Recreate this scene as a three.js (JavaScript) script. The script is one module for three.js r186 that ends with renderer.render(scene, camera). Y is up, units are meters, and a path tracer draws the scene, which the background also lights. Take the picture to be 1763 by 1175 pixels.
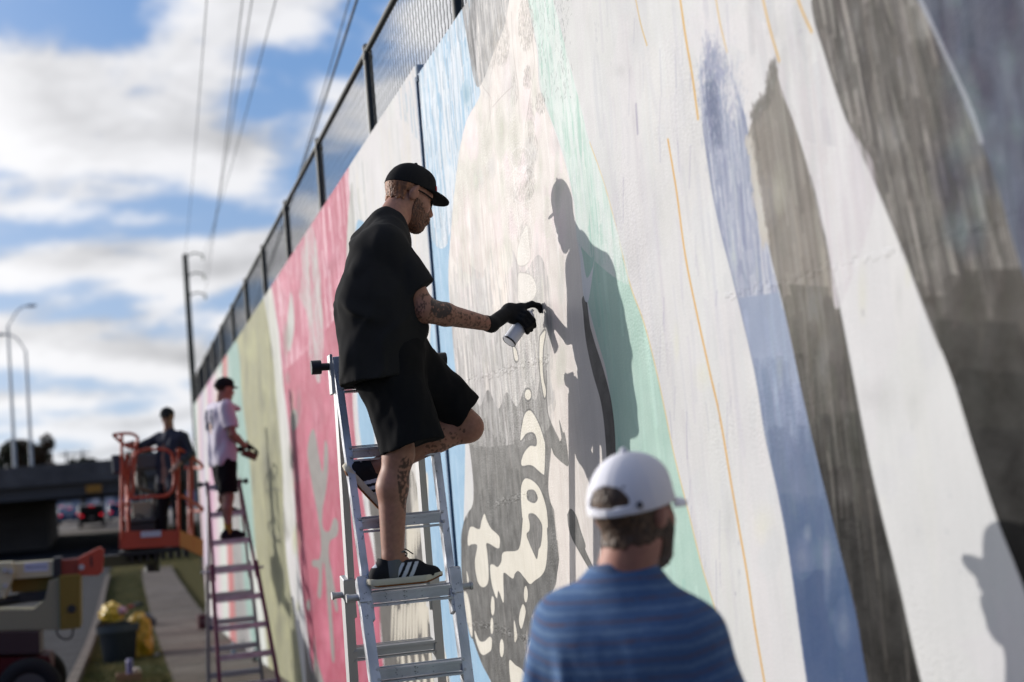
import * as THREE from 'three';
import { mergeGeometries } from 'three/addons/utils/BufferGeometryUtils.js';
import { createNoise2D, createNoise3D } from 'simplex-noise';

// ---------------------------------------------------------------- camera, sky, sun, exposure
const scene = new THREE.Scene();
const rad = (d) => d * Math.PI / 180, V = (x, y, z) => new THREE.Vector3(x, y, z);
const PW = 1763, PH = 1175, FOCAL = 2448, EYE = V(0, 1.72, 0);          // 50 mm lens on a 36 mm frame
const YAW = rad(15.67), PITCH = rad(5.46), ROLL = rad(4.94);
const FWD = V(Math.sin(YAW) * Math.cos(PITCH), Math.sin(PITCH), -Math.cos(YAW) * Math.cos(PITCH));
const LEVEL = V(Math.cos(YAW), 0, Math.sin(YAW)), LEVELUP = LEVEL.clone().cross(FWD);
const CAMRIGHT = LEVEL.clone().multiplyScalar(Math.cos(ROLL)).addScaledVector(LEVELUP, -Math.sin(ROLL));
const CAMUP = LEVELUP.clone().multiplyScalar(Math.cos(ROLL)).addScaledVector(LEVEL, Math.sin(ROLL));
const camera = new THREE.PerspectiveCamera(2 * Math.atan(PH / 2 / FOCAL) * 180 / Math.PI, PW / PH, 0.1, 3000);
camera.filmGauge = 36;
camera.position.copy(EYE);
camera.up.copy(CAMUP);
camera.lookAt(EYE.clone().add(FWD));
camera.focus = 6.05;
camera.userData.fStop = 1.7;
const renderer = new THREE.WebGLRenderer({ antialias: true });
renderer.toneMapping = THREE.LinearToneMapping;
renderer.toneMappingExposure = 1.0;
renderer.shadowMap.enabled = true;

// low evening sun, a little ahead of square to the wall, out of frame on the road side
const SUNDIR = V(-Math.cos(rad(39)) * Math.cos(rad(15)), Math.sin(rad(15)), -Math.sin(rad(39)) * Math.cos(rad(15)));
const sun = new THREE.DirectionalLight(new THREE.Color(1.0, 0.955, 0.895), 4.3);
sun.position.copy(SUNDIR).multiplyScalar(60).add(V(0, 0, -12));
sun.target.position.set(0, 0, -12);
sun.castShadow = true;
sun.shadow.camera.left = -40; sun.shadow.camera.right = 40; sun.shadow.camera.top = 30; sun.shadow.camera.bottom = -30; sun.shadow.camera.far = 200;
sun.shadow.mapSize.set(4096, 4096);
scene.add(sun, sun.target);

// a pixel of the photograph is a direction; the plane or the range it is cut with gives the place
const dirOf = (px, py) => FWD.clone().addScaledVector(CAMRIGHT, (px - 881.5) / FOCAL).addScaledVector(CAMUP, -(py - 587.5) / FOCAL);
const atZ = (px, py, z) => { const v = dirOf(px, py); return EYE.clone().addScaledVector(v, z / v.z); };
const atX = (px, py, x) => { const v = dirOf(px, py); return EYE.clone().addScaledVector(v, x / v.x); };
const atR = (px, py, r) => EYE.clone().addScaledVector(dirOf(px, py).normalize(), r);

// ---------------------------------------------------------------- noise
function rng(seed) { let a = seed >>> 0; return () => { a = (a + 0x6D2B79F5) | 0; let t = Math.imul(a ^ (a >>> 15), 1 | a); t = (t + Math.imul(t ^ (t >>> 7), 61 | t)) ^ t; return ((t ^ (t >>> 14)) >>> 0) / 4294967296; }; }
const n2 = createNoise2D(rng(11)), n3 = createNoise3D(rng(12));
const fbm2 = (x, y, o = 4) => { let s = 0, a = 0.5; for (let i = 0; i < o; i++) { s += a * n2(x, y); x = x * 2.03 + 17.1; y = y * 2.03 - 5.3; a *= 0.5; } return s; };
const clamp = (x, a = 0, b = 1) => Math.min(b, Math.max(a, x)), mixn = (a, b, t) => a + (b - a) * t;
const sstep = (a, b, x) => { const t = clamp((x - a) / (b - a)); return t * t * (3 - 2 * t); };

// ---------------------------------------------------------------- sky: air and broken low cloud
{
  const w = 2048, h = 1024, data = new Float32Array(w * h * 4);
  const gaps = [[240, 25, 80, -.5], [560, 120, 120, -.7], [490, 290, 55, -.5], [330, 350, 45, -.28], [420, 470, 45, -.22], [660, 30, 90, -.5], [150, 520, 60, -.18], [120, 20, 45, -.25],
    [70, 120, 95, .45], [330, 130, 95, .5], [390, 250, 60, .35], [60, 300, 130, .28], [230, 290, 100, .3], [170, 430, 130, .25], [560, 170, 34, .5], [470, 180, 30, .2], [300, 560, 120, .25], [170, 700, 160, .2], [440, 20, 60, .25], [90, 40, 26, .2]]
    .map(([x, y, r, k]) => { const d = dirOf(x, y).normalize(); return [d.x, d.y, d.z, (r / FOCAL) ** 2, k]; });
  for (let j = 0; j < h; j++) {
    const el = (j + 0.5) / h * Math.PI - Math.PI / 2, sy = Math.sin(el), cy = Math.cos(el);
    for (let i = 0; i < w; i++) {
      const o = (j * w + i) * 4;
      if (sy < -0.03) { data[o] = 0.16; data[o + 1] = 0.16; data[o + 2] = 0.17; data[o + 3] = 1; continue; }
      const az = ((i + 0.5) / w - 0.5) * 2 * Math.PI, x = Math.cos(az) * cy, z = Math.sin(az) * cy;
      const up = Math.max(sy, 0.0);
      const t = Math.pow(up, 0.5);
      const glow = Math.pow(clamp(x * SUNDIR.x + sy * SUNDIR.y + z * SUNDIR.z), 10);
      let r = mixn(0.62, 0.125, sstep(0, .70, t)), g = mixn(0.72, 0.275, sstep(0, .74, t)), b = mixn(0.82, 0.60, sstep(0, .82, t));
      const away = sstep(0.1, -0.7, x * FWD.x + z * FWD.z); r *= mixn(1, .46, away); g *= mixn(1, .54, away); b *= mixn(1, .68, away);
      r += glow * 4.2; g += glow * 4.0; b += glow * 3.75;  // glow round the unseen sun, raised to lift the wall shadows
      // cloud sheet seen from below
      const q = 1 / (up + 0.2), cx = x * q, cz = z * q;
      let bias = -0.85 * sstep(0.25, -0.55, x * FWD.x + z * FWD.z);   // the cloud bank lies in the west; the sky opens behind the camera
      for (const [gx, gy, gz, s2, k] of gaps) { const e = 2 * (1 - (x * gx + sy * gy + z * gz)); if (e < 9 * s2) bias += k * Math.exp(-e / s2); }
      const wx = 0.6 * n2(cx * 0.6 + 3, cz * 0.6 - 8), wz = 0.6 * n2(cx * 0.6 - 13, cz * 0.6 + 4);
      const body = (a, b2, oc) => { let s = 0, am = 0.5, fx = a * 2.0 + wx * 0.4, fz = b2 * 2.6 + wz * 0.4; for (let k = 0; k < oc; k++) { const v = n2(fx, fz); s += am * (k < 2 ? v : 0.9 * (1 - 2 * Math.abs(v)) * 0.6 + v * 0.3); fx = fx * 2.1 + 17.1; fz = fz * 2.1 - 5.3; am *= 0.54; } return s; };
      const f = body(cx, cz, 6) + 0.20 + bias * 0.5 + 0.10 * sstep(0.16, 0.04, up);
      const cover = sstep(-0.10, 0.42, f);
      // denser parts of the sheet are greyer underneath, thin edges are white
      const f2 = body(cx + SUNDIR.x * 0.10, cz + SUNDIR.z * 0.10, 4) + 0.20 + bias * 0.5;
      const lit = clamp(0.90 - (f2 - f) * 0.55 - sstep(0.35, 0.95, f) * 0.34 + 0.08 * sstep(0.14, 0.0, up), 0.5, 1.0);
      const cr = lit * 0.92 + glow * 4.4, cg = lit * 0.915 + glow * 4.2, cb = lit * 0.93 + glow * 3.95;
      const c = cover * mixn(0.94, 0.72, sstep(0.10, 0.0, up));
      data[o] = mixn(r, cr, c); data[o + 1] = mixn(g, cg, c); data[o + 2] = mixn(b, cb, c); data[o + 3] = 1;
    }
  }
  const sky = new THREE.DataTexture(data, w, h, THREE.RGBAFormat, THREE.FloatType);
  sky.mapping = THREE.EquirectangularReflectionMapping; sky.magFilter = THREE.LinearFilter; sky.minFilter = THREE.LinearFilter; sky.wrapS = THREE.RepeatWrapping;
  sky.colorSpace = THREE.LinearSRGBColorSpace; sky.needsUpdate = true;
  scene.background = sky; scene.environment = sky;
}

// ---------------------------------------------------------------- helpers
const taken = {};
const numbered = (n) => { const k = taken[n] = (taken[n] ?? -1) + 1; return k ? n + '_' + String(k).padStart(3, '0') : n; };
function thing(name, label, category, group, parent = scene) {
  const o = new THREE.Group(); o.name = numbered(name); parent.add(o);
  if (label) o.userData.label = label;
  if (category) o.userData.category = category;
  if (group) o.userData.group = group;
  return o;
}
function part(name, geo, mat, parent, label) {
  const m = new THREE.Mesh(Array.isArray(geo) ? merge(geo) : geo, mat); m.name = name; m.castShadow = m.receiveShadow = true; parent.add(m);
  if (label) m.userData.label = label;
  return m;
}
function single(name, geo, mat, label, category, group) {
  const m = part(numbered(name), geo, mat, scene, label); m.userData.category = category; if (group) m.userData.group = group; return m;
}
function struct(name, geo, mat) { const m = part(numbered(name), geo, mat, scene); m.userData.kind = 'structure'; return m; }
function merge(list) { return mergeGeometries(list.map((g) => { g = g.index ? g.toNonIndexed() : g; for (const k of Object.keys(g.attributes)) if (!['position', 'normal', 'uv'].includes(k)) g.deleteAttribute(k); return g; })); }
const mat = (color, roughness = 0.7, o = {}) => new THREE.MeshPhysicalMaterial({ color: Array.isArray(color) ? new THREE.Color().setRGB(...color) : color, roughness, specularIntensity: roughness > 0.65 && !o.metalness ? 0.35 : 1, ...o });
function box(w, h, d, x = 0, y = 0, z = 0, bev = 0) {
  let g;
  if (bev) { const s = new THREE.Shape(), a = w / 2 - bev, b = h / 2 - bev; s.moveTo(-a, -b); s.lineTo(a, -b); s.lineTo(a, b); s.lineTo(-a, b); g = new THREE.ExtrudeGeometry(s, { depth: d - 2 * bev, bevelSize: bev, bevelThickness: bev, bevelSegments: 1, curveSegments: 1 }); g.translate(0, 0, -(d - 2 * bev) / 2); } else g = new THREE.BoxGeometry(w, h, d);
  return g.translate(x, y, z);
}
// a bar of section w x h from a to b; "side" is the direction of its width
function bar(a, b, w, h, side = V(1, 0, 0), bev = 0) {
  const L = a.distanceTo(b), g = bev ? box(w, h, L, 0, 0, 0, bev) : new THREE.BoxGeometry(w, h, L), zA = b.clone().sub(a).normalize(), yA = zA.clone().cross(side).normalize(), xA = yA.clone().cross(zA).normalize();
  return g.applyMatrix4(new THREE.Matrix4().makeBasis(xA, yA, zA).setPosition(a.clone().add(b).multiplyScalar(0.5)));
}
function cyl(a, b, r0, r1 = r0, seg = 12, open = false) {
  const L = a.distanceTo(b), g = new THREE.CylinderGeometry(r1, r0, L, seg, 1, open);
  g.applyQuaternion(new THREE.Quaternion().setFromUnitVectors(V(0, 1, 0), b.clone().sub(a).normalize()));
  return g.translate((a.x + b.x) / 2, (a.y + b.y) / 2, (a.z + b.z) / 2);
}
const tube = (pts, r, seg = 24, rs = 8, closed = false) => new THREE.TubeGeometry(new THREE.CatmullRomCurve3(pts, closed, 'centripetal'), seg, r, rs, closed);
const lathe = (pts, seg = 24) => new THREE.LatheGeometry(pts.map(([r, y]) => new THREE.Vector2(r, y)), seg);
function noiseTex(w, h, fn, srgb = false) {
  const d = new Uint8Array(w * h * 4);
  for (let j = 0; j < h; j++) for (let i = 0; i < w; i++) { const c = fn(i / w, j / h), o = (j * w + i) * 4; if (Array.isArray(c)) { d[o] = clamp(c[0]) * 255; d[o + 1] = clamp(c[1]) * 255; d[o + 2] = clamp(c[2]) * 255; } else d[o] = d[o + 1] = d[o + 2] = clamp(c) * 255; d[o + 3] = 255; }
  const t = new THREE.DataTexture(d, w, h); t.wrapS = t.wrapT = THREE.RepeatWrapping; t.magFilter = THREE.LinearFilter; t.minFilter = THREE.LinearMipmapLinearFilter; if (srgb) t.colorSpace = THREE.SRGBColorSpace; t.needsUpdate = true; return t;
}
// tileable fbm on the unit square
const tnoise = (u, v, f, s) => { const a = u * 2 * Math.PI, b = v * 2 * Math.PI, k = f / (2 * Math.PI); return n3(Math.cos(a) * k + s, Math.sin(a) * k + Math.cos(b) * k * 0.37, Math.sin(b) * k + s * 3.1); };
const tfbm = (u, v, f, s, o = 4) => { let r = 0, a = 0.5; for (let i = 0; i < o; i++) { r += a * tnoise(u, v, f, s + i * 7.7); f *= 2; a *= 0.5; } return r; };

// ---------------------------------------------------------------- ground: falls along the wall into the underpass, then climbs again
const PROFILE = [[-60, 0.6], [-20, 0.3], [0, 0], [28, -0.95], [34, -1.08], [42, -1.14], [50, -1.1], [67, -0.95], [85, -0.45], [105, 0.35], [125, 1.05], [145, 1.3], [200, 1.4], [1500, 1.4]];
function gy(z) {
  const d = -z; let i = 0; while (i < PROFILE.length - 2 && d > PROFILE[i + 1][0]) i++;
  const P = (k) => PROFILE[clamp(k, 0, PROFILE.length - 1)], [x1, y1] = P(i), [x2, y2] = P(i + 1), [x0, y0] = P(i - 1), [x3, y3] = P(i + 2);
  const t = clamp((d - x1) / (x2 - x1)), m1 = i ? (y2 - y0) / (x2 - x0) : (y2 - y1) / (x2 - x1), m2 = i + 2 < PROFILE.length ? (y3 - y1) / (x3 - x1) : (y2 - y1) / (x2 - x1), L = x2 - x1;
  return (2 * t ** 3 - 3 * t * t + 1) * y1 + (t ** 3 - 2 * t * t + t) * L * m1 + (-2 * t ** 3 + 3 * t * t) * y2 + (t ** 3 - t * t) * L * m2;
}
function sheet(x0, x1, z0, z1, lift, nx, nz, curve = () => 0, uvm = 1) {
  const pos = [], uv = [], idx = [];
  for (let j = 0; j <= nz; j++) for (let i = 0; i <= nx; i++) { const z = mixn(z0, z1, j / nz), x = mixn(x0, x1, i / nx) + curve(z); pos.push(x, gy(z) + lift, z); uv.push(x * uvm, -z * uvm); }
  for (let j = 0; j < nz; j++) for (let i = 0; i < nx; i++) { const a = j * (nx + 1) + i, b = a + 1, c = a + nx + 1, d = c + 1; idx.push(a, b, c, b, d, c); }
  const g = new THREE.BufferGeometry(); g.setAttribute('position', new THREE.Float32BufferAttribute(pos, 3)); g.setAttribute('uv', new THREE.Float32BufferAttribute(uv, 2)); g.setIndex(idx); g.computeVertexNormals(); return g;
}
const WALLX = 1.8, WALKX = 0.5, KERBX = -0.78, WALLEND = -36.2;
const grainB = noiseTex(512, 512, (u, v) => 0.5 + 0.5 * tfbm(u, v, 60, 3, 3));
const rep = (t, x, y = x) => { const c = t.clone(); c.repeat.set(x, y); c.needsUpdate = true; return c; };
const asphaltC = noiseTex(512, 512, (u, v) => { const c = 0.18 + 0.05 * tfbm(u, v, 5, 1, 5) + 0.07 * tfbm(u, v, 90, 5, 2); return [c, c * 1.0, c * 1.05]; }, true);
const soilC = noiseTex(512, 512, (u, v) => { const c = tfbm(u, v, 6, 9, 5), k = tfbm(u, v, 60, 2, 2); return [0.29 + 0.10 * c + 0.08 * k, 0.27 + 0.06 * c + 0.08 * k, 0.15 + 0.04 * c + 0.05 * k]; }, true);
const concC = noiseTex(512, 512, (u, v) => { const c = 0.345 + 0.07 * tfbm(u, v, 4, 4, 5) + 0.05 * tfbm(u, v, 70, 8, 2); return [c * 1.06, c * 0.97, c * 0.90]; }, true);
const M = {
  asphalt: new THREE.MeshPhysicalMaterial({ specularIntensity: 0.2, map: rep(asphaltC, 0.25), bumpMap: rep(grainB, 1.5), bumpScale: 0.006, roughness: 0.9 }),
  soil: new THREE.MeshPhysicalMaterial({ specularIntensity: 0.1, map: rep(soilC, 0.4), bumpMap: rep(grainB, 1), bumpScale: 0.03, roughness: 1 }),
  walk: new THREE.MeshPhysicalMaterial({ specularIntensity: 0.2, map: rep(concC, 0.3), bumpMap: rep(grainB, 1.5), bumpScale: 0.004, roughness: 0.9 }),
  walk2: new THREE.MeshPhysicalMaterial({ specularIntensity: 0.2, map: rep(concC, 0.37, 0.29), color: new THREE.Color(0.86, 0.84, 0.82), bumpMap: rep(grainB, 1.5), bumpScale: 0.004, roughness: 0.9 }),
  conc: new THREE.MeshStandardMaterial({ map: rep(concC, 0.2), roughness: 0.9 }),
  black: mat([0.012, 0.012, 0.013], 0.6), rubber: mat([0.015, 0.015, 0.016], 0.85), steel: mat([0.36, 0.37, 0.39], 0.42, { metalness: 0.85 }),
};
struct('ground', mergeGeometries([sheet(-500, 500, 60, -130, -0.02, 4, 120, undefined, 1), sheet(-500, 500, -130, -1500, -0.02, 4, 20, undefined, 1)]), M.soil);
const roadCurve = (z) => (z < -55 ? -0.0 + 0.0007 * (z + 55) ** 2 : 0);
struct('road', sheet(-11.5, KERBX - 0.16, 30, -150, 0.004, 6, 150, roadCurve), M.asphalt);
struct('highway', sheet(-34, 16, -104, -420, 0.03, 4, 60), M.conc);
{ // kerb: lengths of cast concrete with joints
  const k = new THREE.Group(); k.name = 'kerb'; k.userData.kind = 'structure'; scene.add(k);
  for (let z = 6; z > -62; z -= 3) {
    const a = V(KERBX + roadCurve(z) - 0.075, gy(z) + 0.03, z - 0.004), b = V(KERBX + roadCurve(z - 3) - 0.075, gy(z - 3) + 0.03, z - 2.996);
    part('kerb_stone', bar(a, b, 0.15, 0.2, V(1, 0, 0), 0.018), M.walk, k);
  }
  const s = new THREE.Group(); s.name = 'sidewalk'; s.userData.kind = 'structure'; scene.add(s);
  let i = 0;
  for (let z = 6; z > -66; z -= 1.5, i++) {
    const bend = (zz) => roadCurve(zz), r = rng(i + 5), h = (r() - 0.5) * 0.008, L = 1.488;
    const a = V((WALKX + WALLX) / 2 + bend(z), gy(z) + 0.03 + h, z), b = V((WALKX + WALLX) / 2 + bend(z - 1.5), gy(z - L) + 0.03 + h + (r() - 0.5) * 0.004, z - L);
    const g = bar(a, b, WALLX - WALKX - 0.012, 0.1, V(1, 0, 0), 0.006), p = g.attributes.position, uv = g.attributes.uv;
    for (let n = 0; n < p.count; n++) uv.setXY(n, p.getX(n) + i * 0.31, p.getZ(n));
    part('paving_slab', g, r() < 0.45 ? M.walk2 : M.walk, s);
  }
}
{ // rough grass on the verge, leaning out over the slabs
  const r = rng(77), N = 26000, g = new THREE.BufferGeometry();
  const tri = []; for (let b = 0; b < 3; b++) { const a = b * 2.1, x = Math.cos(a) * 0.012, z = Math.sin(a) * 0.012, lx = Math.cos(a + 1) * 0.03, lz = Math.sin(a + 1) * 0.03; tri.push(x - z * .22, 0, z + x * .22, x + z * .22, 0, z - x * .22, x + lx * .4, 0.55 * (1 - b * .15), z + lz * .4, x + z * .22, 0, z - x * .22, x + lx, 1 - b * .2, z + lz, x + lx * .4, 0.55 * (1 - b * .15), z + lz * .4); }
  g.setAttribute('position', new THREE.Float32BufferAttribute(tri, 3)); g.computeVertexNormals();
  const im = new THREE.InstancedMesh(g, new THREE.MeshStandardMaterial({ roughness: 0.9, side: THREE.DoubleSide }), N), m = new THREE.Matrix4(), q = new THREE.Quaternion(), e = new THREE.Euler(), c = new THREE.Color();
  for (let n = 0; n < N; n++) {
    const d = 9 + 56 * Math.pow(r(), 1.4), z = -d, edge = r() < 0.16;
    const x = (edge ? WALKX - 0.03 + 0.1 * r() * r() : mixn(KERBX + 0.01, WALKX + 0.01, r())) + roadCurve(z), k = fbm2(x * 0.9, z * 0.6, 3);
    if (!edge && r() > 0.68 + k) { n--; continue; }
    e.set((r() - 0.5) * 0.9, r() * 6.3, (r() - 0.5) * 0.9); q.setFromEuler(e);
    const s = (edge ? 0.07 : 0.045) + 0.06 * r() + 0.03 * k; m.compose(V(x, gy(z) - 0.015, z), q, V(1.6, s, 1.6)); im.setMatrixAt(n, m);
    const t = clamp(0.5 + k + (r() - 0.5) * 0.8); im.setColorAt(n, c.setRGB(mixn(0.055, 0.17, t), mixn(0.075, 0.14, t), mixn(0.018, 0.045, t)));
  }
  im.name = 'grass'; im.userData = { kind: 'stuff', label: 'patchy dry green grass on the verge between road and sidewalk', category: 'grass' }; im.castShadow = im.receiveShadow = true; scene.add(im);
}

// ---------------------------------------------------------------- the painted wall
// Colours are given as they look in sun on the photograph and taken down to the paint's own reflectance, glare streaks apart.
const lin = (c) => { c /= 255; return c <= 0.04045 ? c / 12.92 : ((c + 0.055) / 1.055) ** 2.4; }, toS = (c) => Math.round(255 * (c <= 0.0031308 ? c * 12.92 : 1.055 * c ** (1 / 2.4) - 0.055));
const PAINTK = 0.56;
const paint = (r, g, b, a = 1) => `rgba(${toS(lin(r) * PAINTK)},${toS(lin(g) * PAINTK)},${toS(lin(b) * PAINTK)},${a})`;
const zoomed = (x0, y0, s) => (pts) => pts.map(([x, y]) => [x0 + x / s, y0 + y / s]);
const Z6 = zoomed(780, 660, 3.917), Z7 = zoomed(780, 880, 3.983), Z2 = zoomed(400, 760, 2.83), Z8 = zoomed(600, 860, 3.73), Z1 = zoomed(330, 430, 3.174), Z4 = zoomed(780, 0, 2.936), Z5 = zoomed(780, 380, 3.673);
const oval = (x, y, rx, ry, n = 14) => Array.from({ length: n }, (_, i) => [x + rx * Math.cos(i / n * 6.283), y + ry * Math.sin(i / n * 6.283)]);
const C = { white: [232, 229, 229], cream: [226, 219, 204], figure: [229, 220, 213], grey: [121, 119, 116], dgrey: [66, 64, 62], black: [40, 39, 38], blue: [152, 192, 222], mint: [178, 212, 198], pink: [178, 56, 90], olive: [168, 167, 134], teal: [156, 188, 178], navy: [22, 74, 118] };

function mural(z0, z1, y0, y1, w, h, seed) {
  const cv = document.createElement('canvas'); cv.width = w; cv.height = h; const ctx = cv.getContext('2d'), R = rng(seed);
  const bm = document.createElement('canvas'); bm.width = w; bm.height = h; const btx = bm.getContext('2d');   // relief of the wall and of the paint film
  btx.fillStyle = '#808080'; btx.fillRect(0, 0, w, h);
  const map = (px, py) => { const p = atX(Math.max(px, 262), py, WALLX); return [(p.z - z0) / (z1 - z0) * w, (1 - (p.y - y0) / (y1 - y0)) * h]; };
  const U = (z) => (z - z0) / (z1 - z0) * w, Y = (y) => (1 - (y - y0) / (y1 - y0)) * h, MX = w / Math.abs(z1 - z0), MY = h / (y1 - y0);
  function path(pts, closed = true, smooth = true, c = ctx) {
    const q = [], n = pts.length;
    for (let i = 0; i < (closed ? n : n - 1); i++) {
      const g = (k) => pts[closed ? (k + n) % n : clamp(k, 0, n - 1)], a = g(i - 1), b = g(i), d = g(i + 1), e = g(i + 2), S = smooth ? 8 : 1;
      for (let s = 0; s < S; s++) { const t = s / S; if (!smooth) { q.push(b); break; } const f = (k) => 0.5 * (2 * b[k] + (d[k] - a[k]) * t + (2 * a[k] - 5 * b[k] + 4 * d[k] - e[k]) * t * t + (3 * b[k] - a[k] - 3 * d[k] + e[k]) * t * t * t); q.push([f(0), f(1)]); }
    }
    if (!closed) q.push(pts[n - 1]);
    c.beginPath(); q.forEach(([x, y], i) => { const [u, v] = map(x, y); i ? c.lineTo(u, v) : c.moveTo(u, v); }); if (closed) c.closePath();
  }
  const fill = (col, pts, a = 1, smooth = true) => { path(pts, true, smooth); ctx.fillStyle = paint(...col, a); ctx.fill(); };
  const line = (col, pts, wm, a = 1) => { path(pts, false); ctx.save(); ctx.strokeStyle = paint(...col, a); ctx.lineJoin = ctx.lineCap = 'round'; ctx.lineWidth = wm * Math.sqrt(MX * MY); ctx.stroke(); ctx.restore(); };
  // spray: fine droplets scattered about a line of points, thinning out to the sides
  function spray(col, pts, n, sx, sy, a = .25, r = .004) { for (let i = 0; i < n; i++) { const t = R() * (pts.length - 1), k = Math.min(pts.length - 2, Math.floor(t)), f = t - k, g = () => (R() + R() + R() - 1.5) * 1.1, [u, v] = map(mixn(pts[k][0], pts[k + 1][0], f) + g() * sx, mixn(pts[k][1], pts[k + 1][1], f) + g() * sy), q = r * (.4 + 1.6 * R()); ctx.fillStyle = paint(...col, a * R()); ctx.beginPath(); ctx.ellipse(u, v, q * MX, q * MY * (1 + R()), 0, 0, 7); ctx.fill(); } }
  // sheen of the paint film: flat primer and matt spray paint, glossy enamel where the figure was rolled on
  const gw = 512, gl = document.createElement('canvas'); gl.width = gl.height = gw; const gtx = gl.getContext('2d'); gtx.fillStyle = '#1c1c1c'; gtx.fillRect(0, 0, gw, gw);
  const sheen = (pts, v) => { gtx.save(); gtx.scale(gw / w, gw / h); path(pts, true, true, gtx); gtx.fillStyle = `rgb(${v},${v},${v})`; gtx.fill(); gtx.restore(); };
  // brushed streaks inside an outline, mostly upright
  function streaks(pts, col, n, a = 0.15, len = 0.5, wid = 0.02, lean = 0, smooth = true) {
    ctx.save(); path(pts, true, smooth); ctx.clip();
    let u0 = 1e9, u1 = -1e9, v0 = 1e9, v1 = -1e9; for (const p of pts) { const [u, v] = map(...p); u0 = Math.min(u0, u); u1 = Math.max(u1, u); v0 = Math.min(v0, v); v1 = Math.max(v1, v); }
    u0 = Math.max(u0, -50); u1 = Math.min(u1, w + 50); v0 = Math.max(v0, -50); v1 = Math.min(v1, h + 50);
    if (u1 > u0 && v1 > v0) for (let i = 0; i < n; i++) {
      const u = mixn(u0, u1, R()), v = mixn(v0, v1, R()), L = len * MY * (0.3 + R()), W = Math.max(1, wid * MX * (0.2 + R())), al = a * R();
      ctx.strokeStyle = paint(...col, al); ctx.lineWidth = W; ctx.lineCap = 'round'; ctx.beginPath(); ctx.moveTo(u, v); ctx.bezierCurveTo(u + (R() - .5) * W * 2 + lean * L * .3, v + L * .3, u + (R() - .5) * W * 3 + lean * L * .7, v + L * .7, u + lean * L + (R() - .5) * W * 2, v + L); ctx.stroke();
    }
    ctx.restore();
  }
  function soft(col, x, y, rx, ry, a, n = 26) { for (let i = 0; i < n; i++) { const t = (i + 1) / n; path(oval(x + (R() - .5) * rx * .25, y + (R() - .5) * ry * .25, rx * t, ry * t), true); ctx.fillStyle = paint(...col, a / n * 1.8); ctx.fill(); } }
  const bigRect = (x0, y0_, x1, y1_) => [[x0, y0_], [x1, y0_], [x1, y1_], [x0, y1_]];

  // ---- ground coat: white primer with faint grey and violet wash
  ctx.fillStyle = paint(...C.white); ctx.fillRect(0, 0, w, h);
  const all = bigRect(262, -900, 2600, 1900);
  for (let i = 0; i < 260; i++) { const zz = mixn(z0, z1, R()), yy = mixn(y0, y1, R()), c = R() < 0.5 ? [210, 208, 214] : [236, 234, 230]; ctx.fillStyle = paint(...c, 0.10); ctx.beginPath(); ctx.ellipse(U(zz), Y(yy), MX * (0.05 + R() * 0.25), MY * (0.1 + R() * 0.6), 0, 0, 7); ctx.fill(); }

  if (z0 > -8.5 && z0 > z1) { // ---------------- the stripes beside the figure
    const blueL = [[1207, 60], [1205, 150], [1215, 250], [1235, 370], [1265, 490], [1300, 640], [1318, 750], [1340, 850], [1360, 960], [1390, 1175], [1440, 1500], [1500, 1800]];
    const blueR = [[1245, 60], [1262, 130], [1285, 210], [1305, 330], [1327, 440], [1352, 540], [1382, 680], [1405, 780], [1430, 880], [1450, 960], [1475, 1060], [1495, 1175], [1560, 1500], [1620, 1800]];
    const darkR = [[1335, 118], [1350, 165], [1372, 225], [1400, 320], [1425, 430], [1445, 530], [1470, 660], [1495, 790], [1520, 900], [1545, 1000], [1585, 1175], [1670, 1500], [1750, 1800]];
    const whiteR = [[1400, -200], [1398, -40], [1400, 20], [1420, 90], [1460, 210], [1510, 320], [1555, 430], [1600, 550], [1640, 650], [1680, 780], [1720, 900], [1763, 1010], [1820, 1175], [1920, 1500], [2020, 1800]];
    const dark2R = [[1500, -200], [1552, -60], [1580, 0], [1620, 80], [1670, 200], [1715, 310], [1740, 400], [1766, 480], [1830, 650], [1900, 850], [1980, 1100], [2100, 1500], [2200, 1800]];
    const rev = (a) => [...a].reverse();
    for (const e of [blueL, blueR, darkR, whiteR, dark2R]) { const q = []; for (let i = 0; i + 1 < e.length; i++) { const A = e[Math.max(0, i - 1)], B = e[i], Cc = e[i + 1], Dd = e[Math.min(e.length - 1, i + 2)]; for (let k = 0; k < 6; k++) { const t = k / 6, f = (n) => 0.5 * (2 * B[n] + (Cc[n] - A[n]) * t + (2 * A[n] - 5 * B[n] + 4 * Cc[n] - Dd[n]) * t * t + (3 * B[n] - A[n] - 3 * Cc[n] + Dd[n]) * t ** 3); q.push([f(0), f(1)]); } } q.push(e[e.length - 1]); e.splice(0, e.length, ...q); }
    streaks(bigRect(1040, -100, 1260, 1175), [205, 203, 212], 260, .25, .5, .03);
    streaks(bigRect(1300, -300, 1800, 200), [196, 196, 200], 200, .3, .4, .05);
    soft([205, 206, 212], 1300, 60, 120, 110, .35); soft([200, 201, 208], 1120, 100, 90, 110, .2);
    const cut = (a, y, y2 = 9e9) => a.filter((p) => p[1] > y && p[1] < y2), between = (l, r, y, y2) => [...cut(r, y, y2), ...rev(cut(l, y, y2))];
    const F = (c, p, a = 1) => fill(c, p, a, false), S = (p, c, n, a, len, wid, lean = 0) => streaks(p, c, n, a, len, wid, lean, false);
    // blue-grey wash: thin and sprayed at its head, heavier below the pour line
    spray([158, 166, 190], [[1226, 110], [1238, 200], [1258, 300], [1272, 340]], 5200, 24, 44, .35); spray([112, 122, 152], [[1222, 130], [1228, 190], [1238, 250]], 1500, 12, 36, .4); spray([182, 188, 206], [[1245, 90], [1262, 200], [1290, 320]], 2200, 18, 44, .35);
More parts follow.
